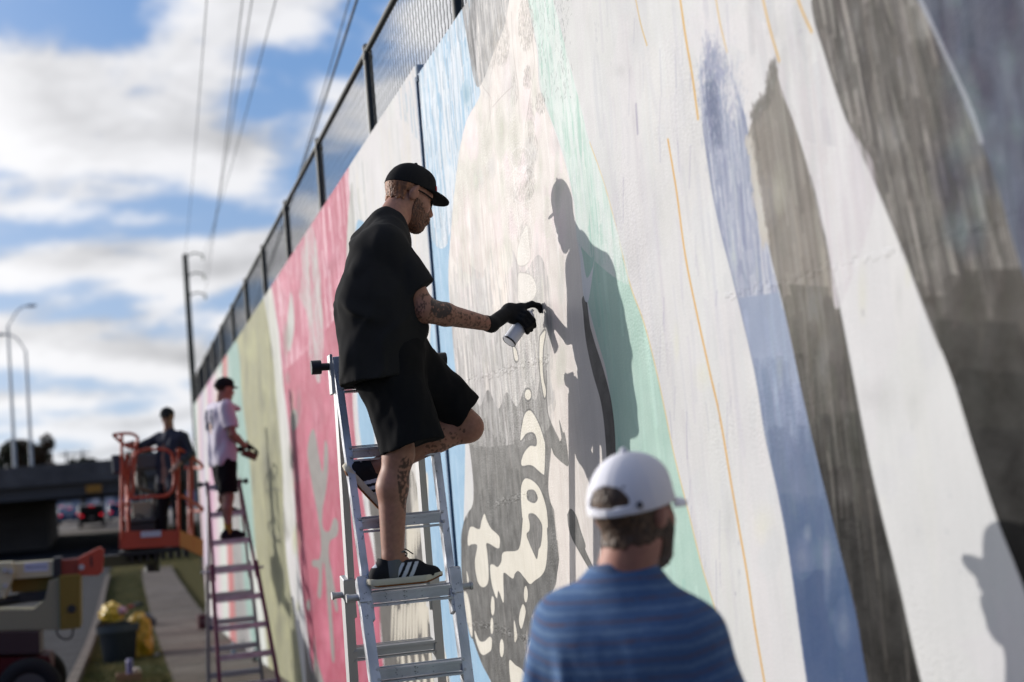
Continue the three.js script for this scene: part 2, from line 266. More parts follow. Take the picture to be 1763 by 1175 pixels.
    S(between(blueL, blueR, 60, 520), [164, 172, 194], 1500, .5, .3, .035); S(between(blueL, blueR, 60, 520), [150, 159, 185], 700, .45, .22, .03);
    S(between(blueL, blueR, 60, 520), [210, 213, 221], 420, .45, .3, .025); S(between(blueL, blueR, 60, 520), [126, 136, 164], 300, .35, .25, .02);
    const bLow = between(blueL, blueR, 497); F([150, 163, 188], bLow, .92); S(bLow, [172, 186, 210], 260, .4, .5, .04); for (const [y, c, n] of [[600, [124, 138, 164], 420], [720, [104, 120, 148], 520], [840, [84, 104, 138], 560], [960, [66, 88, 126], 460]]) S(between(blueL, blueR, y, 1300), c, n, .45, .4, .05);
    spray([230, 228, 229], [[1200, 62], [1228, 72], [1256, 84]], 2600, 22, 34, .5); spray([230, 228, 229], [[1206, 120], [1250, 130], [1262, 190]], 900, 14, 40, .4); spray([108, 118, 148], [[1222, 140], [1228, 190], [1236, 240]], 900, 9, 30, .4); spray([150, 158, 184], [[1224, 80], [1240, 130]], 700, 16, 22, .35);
    line([118, 128, 158], cut(blueL, 200, 1200), .012, .4); line([214, 216, 222], [[1290, 230], [1306, 340], [1330, 450], [1350, 530]], .016, .55);
    const dk = [[1288, 232], [1296, 205], [1312, 190], [1330, 150], [1336, 112], ...cut(darkR, 130), ...rev(cut(blueR, 260))];
    F([134, 128, 120], dk, .92); S(dk, [174, 168, 158], 420, .45, .35, .02, -.05); S(dk, [102, 97, 91], 320, .4, .4, .02, -.03); spray([120, 116, 110], [[1334, 110], [1322, 170], [1296, 200]], 900, 7, 12, .4); spray([206, 200, 190], [[1290, 240], [1304, 340], [1318, 420]], 420, 5, 14, .6, .006);
    for (const [y, c, n] of [[480, [98, 94, 88], 520], [590, [70, 67, 62], 620], [700, [46, 44, 41], 1100], [790, [30, 28, 26], 1300], [880, [22, 21, 19], 1100]]) S(between(blueR, darkR, y, 1320), c, n, .6, .35, .05); S(between(blueR, darkR, 480, 1200), [140, 135, 128], 160, .3, .35, .015);  // darker streaks downward: glare fading out, painted in along with paint coverage
    line([64, 62, 59], cut(darkR, 300, 1300), .010, .5);
    const d2 = [...whiteR, ...rev(dark2R)];
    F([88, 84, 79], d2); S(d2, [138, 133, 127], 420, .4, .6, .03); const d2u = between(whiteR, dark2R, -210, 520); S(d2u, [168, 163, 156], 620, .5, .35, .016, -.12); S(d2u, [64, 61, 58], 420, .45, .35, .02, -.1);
    for (const [y, c, n] of [[460, [74, 70, 65], 700], [540, [54, 51, 47], 900], [620, [36, 34, 31], 1200], [720, [22, 21, 19], 1500]]) { const vis = (e) => cut(e, y, 1300).filter((p) => p[0] < 2000); S([...vis(whiteR), [2000, 1300], [2000, y], ...rev(vis(dark2R))], c, n, .85, .28, .07); }  // stripe painted paler above and darker below, for glare and uneven coverage
    line([76, 73, 70], cut(whiteR, 0, 600), .010, .45);
    const br = [...dark2R, [3200, 1800], [3200, -300], [1500, -300]];
    F([86, 94, 112], br); S(br, [128, 136, 152], 600, .35, .45, .04); S(br, [60, 66, 82], 420, .4, .5, .04); for (let i = 0; i < 40; i++) soft(R() < .5 ? [64, 70, 88] : [120, 128, 146], 1620 + R() * 180, R() * 420, 10 + R() * 30, 20 + R() * 60, .3, 8);
    line([205, 208, 214], [[1585, 0], [1622, 80], [1668, 180], [1690, 245]], .012, .6);
    streaks([[1400, 20], [1420, 90], [1460, 210], [1510, 320], [1445, 530], [1425, 430], [1372, 225], [1335, 118]], [214, 208, 212], 120, .4, .5, .03);
    // chalked construction lines in orange
    const or = [[232, 178, 92]];
    line(or[0], [[1150, 240], [1165, 330], [1180, 440], [1200, 540], [1222, 640], [1240, 720], [1262, 850], [1285, 980], [1300, 1080], [1318, 1185], [1370, 1500]], .010, .95);
    line(or[0], [[1093, -10], [1103, 40], [1114, 78]], .008, .8); line(or[0], [[1166, -40], [1180, 60], [1192, 130], [1202, 205]], .012, .8);
    line(or[0], [[1230, -20], [1240, 40], [1252, 90]], .008, .6); line(or[0], [[1312, -10], [1326, 50], [1342, 105]], .010, .7); line(or[0], [[1368, -20], [1382, 20], [1398, 55]], .010, .8);
    line([120, 116, 150], [[1095, 180], [1098, 230]], .015, .35);
    for (let i = 0; i < 70; i++) { const x = 1060 + R() * 200, y = R() * 1100; line([178, 175, 196], [[x, y], [x + (R() - .4) * 6, y + 15 + R() * 70]], .006, .25 + R() * .3); }
    for (let i = 0; i < 90; i++) soft(R() < .5 ? [204, 203, 206] : [210, 207, 203], 1060 + R() * 560, -60 + R() * 1200, 6 + R() * 22, 14 + R() * 60, .10 + .12 * R(), 8);
    for (let i = 0; i < 90; i++) { const x = 1000 + R() * 700, y = R() * 1175; spray([150, 148, 164], [[x, y], [x + 2, y + 6 + R() * 30]], 2, 1.5, 4, .35, .003); }
    // ---------------- mint band
    const mintL = [[893, -200], [905, -60], [909, 0], [926, 85], [930, 146], [942, 186], [960, 235], [977, 290], [988, 345], [997, 420], [1003, 455], [1012, 520], [1030, 590], [1045, 645], [1058, 740], [1060, 830], [1066, 1000], [1085, 1175], [1120, 1500], [1150, 1800]];
    const mintR = [[905, -260], [930, -80], [952, 0], [964, 44], [981, 112], [998, 177], [1015, 245], [1039, 313], [1059, 385], [1085, 490], [1110, 560], [1135, 660], [1160, 780], [1185, 880], [1210, 980], [1235, 1060], [1272, 1185], [1360, 1500], [1440, 1800]];
    const mint = [...mintL, ...rev(mintR)];
    fill(C.mint, mint); streaks(mint, [200, 234, 220], 380, .4, .5, .03); streaks(mint, [140, 196, 180], 200, .25, .5, .03);
    line([238, 206, 150], mintR.slice(6), .009, .8);
    // upper band: thin scuffed paint, with pale streaks painted in for sun glare
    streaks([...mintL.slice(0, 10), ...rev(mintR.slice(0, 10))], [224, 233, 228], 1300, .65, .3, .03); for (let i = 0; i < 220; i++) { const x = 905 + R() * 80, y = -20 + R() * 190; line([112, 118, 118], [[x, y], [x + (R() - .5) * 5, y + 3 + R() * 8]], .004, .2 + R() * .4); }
    // ---------------- pale blue field by the joint
    const blu = [[640, -60], [700, 20], [716, 130], [728, 250], [740, 400], [742, 560], [722, 700], [716, 800], [737, 900], [752, 1040], [776, 1180], [820, 1500], [880, 1800], [1100, 1800], [900, 1300], [845, 1175], [815, 1100], [797, 1020], [800, 700], [775, 480], [785, 300], [802, 215], [826, 165], [822, 130], [805, 70], [812, -20], [830, -200]];
    fill(C.blue, blu); streaks(blu, [188, 216, 238], 260, .45, .6, .03); streaks(blu, [112, 168, 214], 160, .3, .6, .03);
    const bluU = [[690, -60], [716, 130], [728, 250], [740, 400], [770, 420], [785, 300], [802, 215], [826, 165], [822, 130], [805, 70], [812, -60]]; streaks(bluU, [228, 233, 238], 700, .65, .4, .04); streaks(bluU, [110, 140, 164], 240, .55, .22, .025);  // upper blue streaked near white, part thin paint, part painted glare
    soft([128, 158, 188], 803, 160, 10, 26, .8); for (const x of [728, 741, 764, 778]) line([140, 160, 178], [[x, 90 + (x % 7) * 8], [x + 4, 180], [x + 10, 260]], .012, .4);
    // ---------------- the figure
    const fig = [[838, -200], [820, 60], [824, 140], [826, 165], [801, 215], [786, 300], [776, 400], [772, 480], [778, 560], [786, 640], [800, 720], [812, 800], [815, 860], [806, 888], [797, 910], [794, 960], [797, 1020], [808, 1080], [828, 1140], [848, 1180], [900, 1300], [1000, 1500], [1100, 1800], [1150, 1800], [1120, 1500], [1085, 1175], [1066, 1000], [1060, 830], [1057, 740], [1044, 645], [1030, 590], [1008, 520], [1000, 455], [994, 420], [986, 345], [975, 290], [958, 235], [940, 186], [928, 146], [924, 85], [909, 0], [895, -200]];
    fill(C.figure, fig); streaks(fig, [246, 240, 234], 420, .5, .6, .025); streaks(fig, [214, 200, 194], 240, .3, .6, .02);
    for (let i = 0; i < 130; i++) { const x = 780 + R() * 190, y = 120 + R() * 520; ctx.save(); path(fig, true); ctx.clip(); soft(R() < .5 ? [196, 184, 178] : R() < .6 ? [240, 234, 228] : [178, 172, 170], x, y, 4 + R() * 12, 14 + R() * 60, .30, 7); ctx.restore(); }
    const top = [[800, -200], [790, -40], [804, 66], [822, 150], [850, 90], [872, 30], [880, -60], [885, -200]]; streaks(top, [130, 130, 130], 500, .6, .3, .04); streaks(top, [200, 198, 196], 260, .6, .25, .02); streaks(top, [96, 96, 98], 200, .5, .2, .015);
    // rough unpainted patches at the head of the figure
    for (const [x, y, rx, ry, a] of [[862, 66, 16, 44, .55], [905, 40, 14, 46, .55], [843, 85, 12, 30, .4], [908, 132, 7, 22, .6], [886, 150, 6, 30, .35], [930, 176, 9, 18, .6], [914, 205, 6, 40, .35], [912, 310, 9, 28, .6], [897, 268, 16, 16, .25], [896, 330, 18, 20, .3], [903, 410, 12, 30, .25], [918, 255, 8, 30, .3]])
      for (let i = 0; i < rx * ry * 0.9; i++) { const t = Math.sqrt(R()), q = R() * 6.28, X = x + rx * t * Math.cos(q), Yy = y + ry * t * Math.sin(q); line(R() < .7 ? [128, 124, 118] : [156, 148, 130], [[X, Yy], [X + (R() - .5) * 2, Yy + 2 + R() * 7]], .0035, a * (0.3 + R() * .9)); }
    for (const p of [[[822, 130], [832, 150], [846, 175], [838, 230]], [[858, 60], [850, 110], [842, 150], [846, 230]], [[880, 20], [884, 90], [892, 150], [894, 210]], [[915, 60], [920, 110], [912, 170], [904, 220]], [[848, 184], [870, 160], [884, 148]]]) line([176, 166, 158], p, .007, .6);
    for (const p of [oval(897, 274, 17, 21), oval(900, 318, 24, 32), oval(905, 395, 14, 28)]) { path(p, true); ctx.strokeStyle = paint(244, 240, 236, .32); ctx.lineWidth = .012 * MX; ctx.stroke(); }
    // light grey wash over the chest, painted pale to carry the sun glare
    const wash = [[790, 440], [830, 470], [846, 420], [862, 500], [880, 430], [900, 470], [930, 440], [950, 520], [946, 640], [944, 700], [800, 720], [784, 640], [776, 540], [776, 470]];
    streaks(wash, [176, 172, 169], 900, .5, .25, .03); streaks(wash, [212, 208, 205], 300, .5, .4, .02); streaks(wash, [128, 124, 122], 240, .35, .4, .015);
    streaks([[786, 300], [850, 300], [860, 470], [846, 430], [830, 480], [790, 460], [776, 420]], [206, 190, 184], 200, .4, .7, .02);
    streaks([[845, 420], [870, 420], [872, 540], [850, 560]], [240, 228, 216], 80, .8, .6, .02);
    for (let i = 0; i < 40; i++) { const x = 790 + R() * 160, y = 360 + R() * 120; line([188, 178, 174], [[x, y], [x + (R() - .5) * 5, y + 40 + R() * 90]], .005, .3); }
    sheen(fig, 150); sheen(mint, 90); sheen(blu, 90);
    const grey = [[784, 640], [800, 690], [812, 668], [826, 700], [840, 672], [858, 704], [872, 676], [890, 700], [905, 668], [922, 690], [930, 648], [941, 625], [941, 670], [943, 711], [953, 740], [964, 760], [972, 745], [979, 798], [972, 800], [955, 785], [948, 775], [943, 839], [950, 880], [956, 915], [957, 1000], [941, 1026], [922, 1050], [908, 1080], [905, 1131], [930, 1200], [1000, 1400], [1060, 1600], [980, 1600], [900, 1300], [848, 1180], [828, 1140], [808, 1080], [797, 1020], [794, 960], [797, 910], [806, 888], [815, 860], [812, 800], [800, 720]];
    fill([84, 81, 78], grey); streaks(grey, [128, 124, 120], 300, .4, .35, .03); streaks(grey, [46, 44, 42], 620, .45, .35, .03);
    const gup = [[790, 660], [941, 625], [941, 700], [900, 720], [800, 720]]; streaks([[784, 620], [945, 600], [943, 740], [800, 760]], [186, 182, 179], 420, .5, .2, .03); streaks([[784, 560], [945, 540], [943, 740], [800, 760]], [134, 131, 128], 420, .4, .2, .03);  // top of the grey lightened by streaks, glare put into the paint
    const glo = [[797, 905], [815, 870], [870, 800], [955, 880], [957, 1000], [905, 1131], [930, 1200], [1000, 1500], [900, 1300], [848, 1180], [808, 1080], [794, 960]]; streaks(glo, [40, 38, 36], 1200, .5, .4, .04); streaks(glo, [26, 25, 24], 700, .45, .35, .03); streaks(glo, [128, 125, 120], 160, .3, .3, .02);
    soft([36, 35, 34], 886, 1018, 12, 40, .8); soft([36, 35, 34], 935, 1010, 22, 40, .7); soft([40, 39, 38], 895, 1150, 22, 50, .6); soft([52, 50, 48], 868, 940, 26, 70, .45);
    line([58, 55, 56], [[1006, 518], [1013, 570], [1022, 610], [1036, 650], [1048, 710], [1054, 780], [1050, 860], [1046, 960], [1052, 1100], [1066, 1250]], .05, 1);
    fill([58, 55, 56], [[1003, 512], [1010, 540], [1024, 590], [1040, 640], [1054, 700], [1060, 780], [1056, 880], [1046, 880], [1044, 780], [1036, 700], [1020, 640], [1008, 580]], 1);
    fill([228, 232, 236], [[998, 424], [1003, 440], [1010, 478], [1020, 462], [1024, 440], [1018, 490], [1012, 520], [1004, 505]]);
    // cream cells in the grey
    const cells = [oval(909, 680, 5.5, 9),
      Z6([[510, 185], [540, 205], [580, 280], [610, 370], [621, 430], [616, 600], [605, 614], [575, 590], [540, 560], [510, 553], [467, 558], [460, 530], [480, 470], [520, 425], [558, 426], [565, 390], [552, 345], [525, 330], [490, 345], [456, 387], [460, 320], [480, 220]]),
      [...Z6([[480, 650], [520, 650], [570, 690], [605, 760], [630, 850], [640, 960]]), ...Z7([[645, 130], [648, 250], [636, 380], [610, 440], [560, 480], [527, 502], [490, 460], [450, 415], [425, 430], [408, 465], [350, 425], [345, 480], [346, 630], [312, 550], [300, 600], [275, 540], [260, 470], [255, 380], [275, 368], [305, 385], [330, 350], [345, 285], [430, 275], [455, 250], [468, 180], [478, 50]]), ...Z6([[466, 900], [458, 720]])],
      Z7([[215, 20], [230, 60], [260, 120], [315, 175], [320, 235], [305, 258], [232, 222], [235, 290], [243, 400], [240, 490], [210, 525], [175, 500], [155, 420], [150, 340], [165, 240], [130, 230], [105, 240], [100, 200], [110, 130], [130, 108], [180, 125], [195, 70]]),
      Z7(oval(272, 652, 13, 66)), Z7(oval(266, 790, 10, 56)), Z7(oval(499, 572, 13, 56)), Z7([[480, 640], [498, 690], [485, 760], [468, 810], [452, 760], [460, 690]]), Z7([[418, 750], [440, 850], [432, 892], [421, 890]]), Z7(oval(334, 942, 14, 62)), Z7([[92, 415], [107, 470], [101, 520]]),
      Z7([[75, 560], [100, 580], [125, 720], [132, 862], [110, 820], [85, 690]]), Z7([[148, 820], [180, 890], [215, 895], [250, 865], [266, 885], [262, 950], [240, 975], [205, 990], [180, 960], [155, 880]]), Z7([[385, 1035], [430, 1060], [490, 1110], [560, 1260], [420, 1260]]),
      Z5([[548, 760], [560, 720], [585, 700], [570, 800], [566, 900], [572, 1000], [588, 1080], [578, 1120], [562, 1040], [548, 920]]), Z6([[600, 0], [615, 30], [622, 90], [612, 70]]), Z5([[380, 800], [400, 820], [410, 880], [392, 880]])];
    for (const c of cells) { path(c, true); ctx.strokeStyle = paint(52, 50, 48, .75); ctx.lineWidth = .028 * MX; ctx.lineJoin = 'round'; ctx.stroke(); }
    for (const c of cells) { fill(C.cream, c); streaks(c, [236, 229, 216], 30, .4, .3, .02); streaks(c, [204, 196, 180], 20, .3, .3, .02); }
    for (const p of [Z5([[412, 340], [440, 330], [490, 345], [520, 390], [528, 450], [505, 500], [470, 515], [415, 512], [410, 430]]), Z5([[420, 130], [445, 60], [470, 30], [480, 120], [490, 230], [460, 280], [410, 280], [405, 200]])]) { fill([240, 234, 226], p, .85); path(p, true); ctx.strokeStyle = paint(170, 164, 158, .5); ctx.lineWidth = .008 * MX; ctx.stroke(); }
    const holes = [Z6([[505, 730], [545, 728], [568, 770], [560, 795], [540, 803], [505, 785], [500, 755]]), Z7([[520, 30], [560, 30], [600, 80], [610, 130], [600, 230], [585, 260], [575, 322], [560, 300], [525, 220], [507, 165], [525, 140], [528, 90]]), [...Z6([[776, 885], [795, 855], [830, 900], [860, 1000], [890, 1090]]), ...Z7([[905, 270], [950, 370], [1010, 500], [940, 400], [880, 300], [820, 190], [795, 110], [788, 40]])]];
    for (const p of holes) { fill([84, 82, 79], p); streaks(p, [50, 49, 48], 60, .5, .2, .02); streaks(p, [130, 127, 122], 40, .3, .2, .015); path(p, true); ctx.strokeStyle = paint(52, 50, 48, .8); ctx.lineWidth = .014 * MX; ctx.stroke(); }
    line([66, 64, 62], [[941, 640], [943, 711], [962, 758]], .016, .7); line([66, 64, 62], [[948, 775], [943, 839], [950, 880], [957, 930], [957, 1000], [941, 1026]], .016, .7);
    fill([88, 86, 83], Z6([[715, 250], [745, 350], [780, 530], [768, 552], [750, 545], [735, 480], [690, 430], [720, 390], [742, 450]]));
    // relief: pour line across the wall, brush ridges, ragged plaster
    btx.lineCap = 'round';
    const ridge = (pts, wm, hgt) => { for (let i = 0; i < 260; i++) { const t = R() * (pts.length - 1), k = Math.floor(t), f = t - k, x = mixn(pts[k][0], pts[k + 1][0], f), y = mixn(pts[k][1], pts[k + 1][1], f) + (R() - .5) * 9, [u, v] = map(x, y); btx.fillStyle = R() < .6 ? `rgba(255,255,255,${hgt * R()})` : `rgba(0,0,0,${hgt * R()})`; btx.beginPath(); btx.ellipse(u, v, MX * wm * (0.3 + R() * 2), MY * wm * (0.2 + R()), (R() - .5), 0, 7); btx.fill(); } };
    ridge([[800, 655], [840, 648], [880, 636], [915, 625], [945, 618]], .012, .55); ridge([[1250, 512], [1330, 490], [1430, 462], [1560, 428], [1700, 388], [1800, 355]], .010, .5); ridge([[800, 1075], [850, 1080], [900, 1098], [930, 1110]], .012, .45); ridge([[850, 870], [910, 850]], .010, .3);
  }
  if (z1 < -8) { // ---------------- further along: white and grey, the red field, olive, teal
    const rev = (a) => [...a].reverse();
    const cream = bigRect(560, -100, 800, 700); streaks(cream, [240, 230, 212], 240, .4, .7, .05); streaks(cream, [186, 190, 186], 120, .25, .4, .06);
    const up = [[600, -40], [716, 130], [722, 240], [700, 210], [684, 190]]; streaks(up, [150, 184, 212], 120, .5, .3, .04);
    const band = [[598, 300], [640, 260], [652, 420], [650, 640], [660, 860], [700, 1000], [740, 1200], [780, 1500], [640, 1500], [655, 1200], [640, 1000], [622, 880], [606, 760], [602, 640], [606, 440]];
    streaks(band, [150, 158, 154], 260, .5, .5, .06); 
    fill(C.blue, [[611, 420], [622, 380], [634, 430], [642, 690], [646, 780], [652, 870], [640, 880], [624, 780], [615, 690]], .9);
    const fan = [[634, 850], [648, 800], [660, 850], [676, 780], [690, 840], [704, 800], [726, 870], [742, 960], [758, 1080], [776, 1190], [830, 1600], [700, 1600], [664, 1180], [652, 1040], [644, 930]];
    fill([108, 104, 100], fan); streaks(fan, [66, 64, 62], 260, .5, .5, .04); streaks(fan, [150, 146, 140], 160, .4, .4, .03);
    for (let k = 0; k < 14; k++) { const x = 672 + k * 5.2, a = 1040 + (k % 3) * 10 - k * 3; fill([222, 214, 198], [[x + 3, a], [x + 6.2, a + 4], [x + 3.5 + k * .3, a + 55 + (k % 4) * 9], [x + 1.5 + k * .2, a + 70 + (k % 4) * 9], [x + 1.2, a + 40]]); }
    for (let k = 0; k < 8; k++) { const x = 700 + k * 4.6, a = 905 - k * 12; fill([222, 214, 198], [[x, a], [x + 4, a - 2], [x + 5, a + 50], [x + 2.5, a + 90], [x + .6, a + 50]]); }
    for (let k = 0; k < 7; k++) { const x = 690 + k * 12, a = 1125 + (k % 2) * 8; fill([222, 214, 198], [[x, a], [x + 5, a + 3], [x + 9, a + 50], [x + 12, a + 120], [x + 5, a + 70]]); }
    for (let k = 0; k < 3; k++) { const x = 752 + k * 6, a = 1060 + k * 34; fill([222, 214, 198], [[x, a], [x + 3, a + 4], [x + 3, a + 50], [x, a + 34]]); }
    streaks([[700, 760], [722, 760], [730, 900], [712, 900]], [214, 208, 196], 60, .7, .5, .05);
    const pinkL = [[440, 440], [463, 500], [478, 560], [485, 640], [497, 740], [505, 830], [514, 960], [530, 1100], [541, 1175], [580, 1400], [640, 1700]], pinkR = [[590, 200], [600, 312], [606, 380], [610, 500], [606, 640], [612, 760], [628, 880], [650, 1000], [664, 1175], [730, 1500], [800, 1700]];
    const pk = [...pinkL, ...rev(pinkR)];
    sheen(pk, 80);
    fill(C.pink, pk); streaks(pk, [210, 112, 140], 420, .4, .5, .06); streaks(pk, [160, 60, 92], 260, .3, .5, .06);
    for (let i = 0; i < 110; i++) { const x = 470 + R() * 180, y = 420 + R() * 760; ctx.save(); path(pk, true); ctx.clip(); soft(R() < .55 ? [150, 40, 76] : [214, 120, 146], x, y, 3 + R() * 9, 10 + R() * 44, .4, 7); ctx.restore(); }
    const pkU = [...pinkL.slice(0, 6), ...rev(pinkR.slice(0, 6))]; streaks(pkU, [226, 160, 176], 420, .45, .5, .08); streaks([...pinkL.slice(0, 4), ...rev(pinkR.slice(0, 4))], [240, 214, 216], 420, .55, .4, .08);  // upper pink streaked pale, sun glare worked into the colour
    for (const p of [Z1([[600, 0], [600, 120], [590, 250], [625, 340], [640, 450], [640, 600], [670, 690], [700, 720], [720, 500], [705, 200], [690, 0], [640, -150]]), Z1([[545, 200], [560, 420], [530, 560], [520, 440]]), [[606, 310], [612, 480], [602, 560], [596, 440]]]) { streaks(p, [176, 176, 170], 420, .7, .3, .07); streaks(p, [206, 206, 200], 120, .5, .3, .05); }
    for (const p of [Z2([[365, 40], [395, -60], [425, 90], [440, 150], [450, 0], [465, 40], [465, 150], [455, 250], [440, 330], [440, 420], [470, 440], [495, 375], [515, 400], [510, 460], [475, 490], [470, 560], [485, 640], [512, 800], [505, 832], [480, 760], [497, 1040], [485, 1066], [470, 900], [460, 750], [450, 620], [440, 600], [435, 740], [425, 770], [415, 740], [420, 630], [390, 610], [390, 580], [425, 570], [430, 480], [410, 330], [385, 200]]), Z2(oval(370, 800, 9, 28)), Z2([[398, 950], [412, 1060], [440, 1160], [470, 1300], [380, 1300], [360, 1180], [350, 960], [380, 1100], [395, 1120]]), Z1(oval(560, 930, 20, 60))]) { fill([138, 132, 128], p); streaks(p, [112, 108, 105], 60, .4, .3, .05); streaks(p, [160, 155, 150], 40, .3, .3, .05); }
    const ol = [[395, 560], [420, 540], [455, 480], [466, 500], [478, 600], [486, 790], [492, 950], [512, 1100], [530, 1250], [560, 1500], [500, 1500], [466, 1250], [453, 1100], [440, 950], [430, 800], [418, 700], [408, 600]];
    fill(C.olive, ol); streaks(ol, [168, 168, 152], 260, .5, .4, .12); streaks(ol, [214, 214, 160], 200, .45, .5, .1); streaks(ol, [134, 136, 124], 220, .4, .25, .1); for (let i = 0; i < 60; i++) soft(R() < .5 ? [120, 122, 108] : [198, 198, 150], 405 + R() * 110, 560 + R() * 600, 3 + R() * 7, 10 + R() * 34, .35, 8);
    const wh = [[448, 470], [466, 490], [482, 600], [490, 700], [499, 790], [506, 905], [494, 908], [486, 800], [476, 690], [468, 600]]; fill([222, 222, 216], wh, .85); streaks(wh, [176, 180, 178], 90, .5, .4, .06);
    const te = [[370, 600], [388, 580], [408, 590], [418, 700], [430, 800], [440, 950], [455, 1100], [480, 1300], [455, 1300], [436, 1130], [424, 1050], [415, 930], [408, 800], [396, 700]];
    fill(C.teal, te); streaks(te, [208, 232, 224], 140, .5, .5, .12); fill([224, 228, 222], [[430, 960], [440, 955], [458, 1110], [470, 1260], [462, 1260], [448, 1120]]);
    const gr = [[372, 700], [395, 700], [408, 800], [415, 930], [424, 1050], [440, 1200], [400, 1200], [396, 1000], [390, 850]]; fill([168, 166, 164], gr); streaks(gr, [90, 90, 92], 90, .5, .6, .15);
    for (const [x, c] of [[334, [206, 222, 214]], [340, [222, 190, 196]], [345, [200, 190, 208]], [351, [226, 224, 218]], [357, [214, 160, 190]], [364, [222, 200, 206]], [372, [216, 222, 214]], [384, [206, 120, 120]]]) { fill(c, [[x - 3, 400], [x + 5, 400], [x + 8, 700], [x + 14, 900], [x + 26, 1200], [x + 16, 1200], [x + 5, 900], [x, 700]], .9); }
    streaks(bigRect(320, 500, 400, 1100), [232, 228, 226], 160, .4, .6, .2);
    line([112, 108, 104], [[455, 848], [472, 842], [484, 846]], .02, .6); line([112, 108, 104], [[470, 924], [486, 926]], .02, .6);
  }
  // ---- grain: pores, drips, dirt specks; the same marks feed the relief
  const img = ctx.getImageData(0, 0, w, h), bi = btx.getImageData(0, 0, w, h), d = img.data, b = bi.data;
  for (let j = 0; j < h; j++) {
    const yy = y1 - (y1 - y0) * j / h;
    for (let i = 0; i < w; i++) {
      const zz = z0 + (z1 - z0) * i / w, o = (j * w + i) * 4;
      const coarse = fbm2(zz * 1.3, yy * 1.1, 3), pore = n2(zz * 70, yy * 70), fine = n2(zz * 160 + 9, yy * 150), str = n2(zz * 34, yy * 2.2);
      const patch = sstep(0.05, 0.45, fbm2(zz * 0.8 + 40, yy * 0.7, 3)), k = 1 + 0.04 * coarse + 0.008 * str + (0.03 + 0.03 * patch) * fine * (pore > 0.2 ? 1.6 : 0.6) - (pore > 0.78 ? 0.08 * patch : 0);
      d[o] = clamp(d[o] * k, 0, 240); d[o + 1] = clamp(d[o + 1] * k, 0, 240); d[o + 2] = clamp(d[o + 2] * k, 0, 240);
      const rel = b[o] + 16 * fbm2(zz * 26, yy * 24, 3) * (0.5 + patch) + 22 * pore * (0.25 + patch) + 12 * fine + 5 * str + 40 * coarse; b[o] = b[o + 1] = b[o + 2] = clamp(rel, 0, 255);
    }
  }
  ctx.putImageData(img, 0, 0); btx.putImageData(bi, 0, 0);
  const t = new THREE.CanvasTexture(cv); t.colorSpace = THREE.SRGBColorSpace; t.magFilter = THREE.LinearFilter;
  const tb = new THREE.CanvasTexture(bm); tb.magFilter = THREE.LinearFilter;
  const gd = gtx.getImageData(0, 0, gw, gw).data, sd = new Uint8Array(gw * gw * 4); for (let j = 0; j < gw; j++) for (let i = 0; i < gw; i++) { const o = ((gw - 1 - j) * gw + i) * 4, q = gd[(j * gw + i) * 4] * (1 + .35 * n2(i * .11, j * .06) + .2 * n2(i * .4, j * .3)); sd[o] = sd[o + 1] = sd[o + 2] = sd[o + 3] = clamp(q, 0, 255); }
  const ts = new THREE.DataTexture(sd, gw, gw); ts.magFilter = THREE.LinearFilter; ts.needsUpdate = true;
  return new THREE.MeshPhysicalMaterial({ map: t, bumpMap: tb, bumpScale: 0.006, roughness: 0.66, ior: 1.8, specularIntensity: 1, specularIntensityMap: ts });
}
{
  const wall = thing('mural_wall', 'long concrete retaining wall painted with an unfinished mural of a grey face and coloured bands', 'wall');
  const spans = [[8, -1.1, 0], [-1.112, -7.966, 1], [-7.984, -17.2, 2], [-17.212, -26.6, 3], [-26.612, WALLEND, 4]];
  const plain = new THREE.MeshPhysicalMaterial({ map: rep(concC, 0.4), color: new THREE.Color(1.7, 1.7, 1.7), roughness: 0.7 });
  for (const [a, b, k] of spans) {
    const y0 = -1.7, TOP = k < 2 ? 4.11 : 4.185, g = box(0.4, TOP - y0, a - b - 0.004, WALLX + 0.2, (TOP + y0) / 2, (a + b) / 2, 0.008), p = g.attributes.position, uv = g.attributes.uv, vy0 = k === 1 ? -0.2 : -1.4;
    for (let i = 0; i < p.count; i++) uv.setXY(i, k ? (p.getZ(i) - a) / (b - a) : p.getZ(i), k ? (p.getY(i) - vy0) / (4.32 - vy0) : p.getY(i));
    const [w, h] = k === 1 ? [2048, 2048] : k === 2 ? [1536, 1536] : [768, 1024];
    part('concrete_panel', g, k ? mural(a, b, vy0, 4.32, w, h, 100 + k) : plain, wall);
  }
  // dark sealant in the movement joint, with a ragged run at its head
  const seal = mat([0.012, 0.06, 0.13], 0.5); part('joint_sealant', [box(0.03, 5.72, 0.03, WALLX + 0.001, 1.24, -7.975), box(0.014, 0.035, 0.05, WALLX - 0.004, 4.085, -7.965)], seal, wall);
  // the ground held back by the wall
  struct('embankment', [box(40, 4.6, 44.0, WALLX + 20.42, 1.6, -14.15)], M.soil);
}
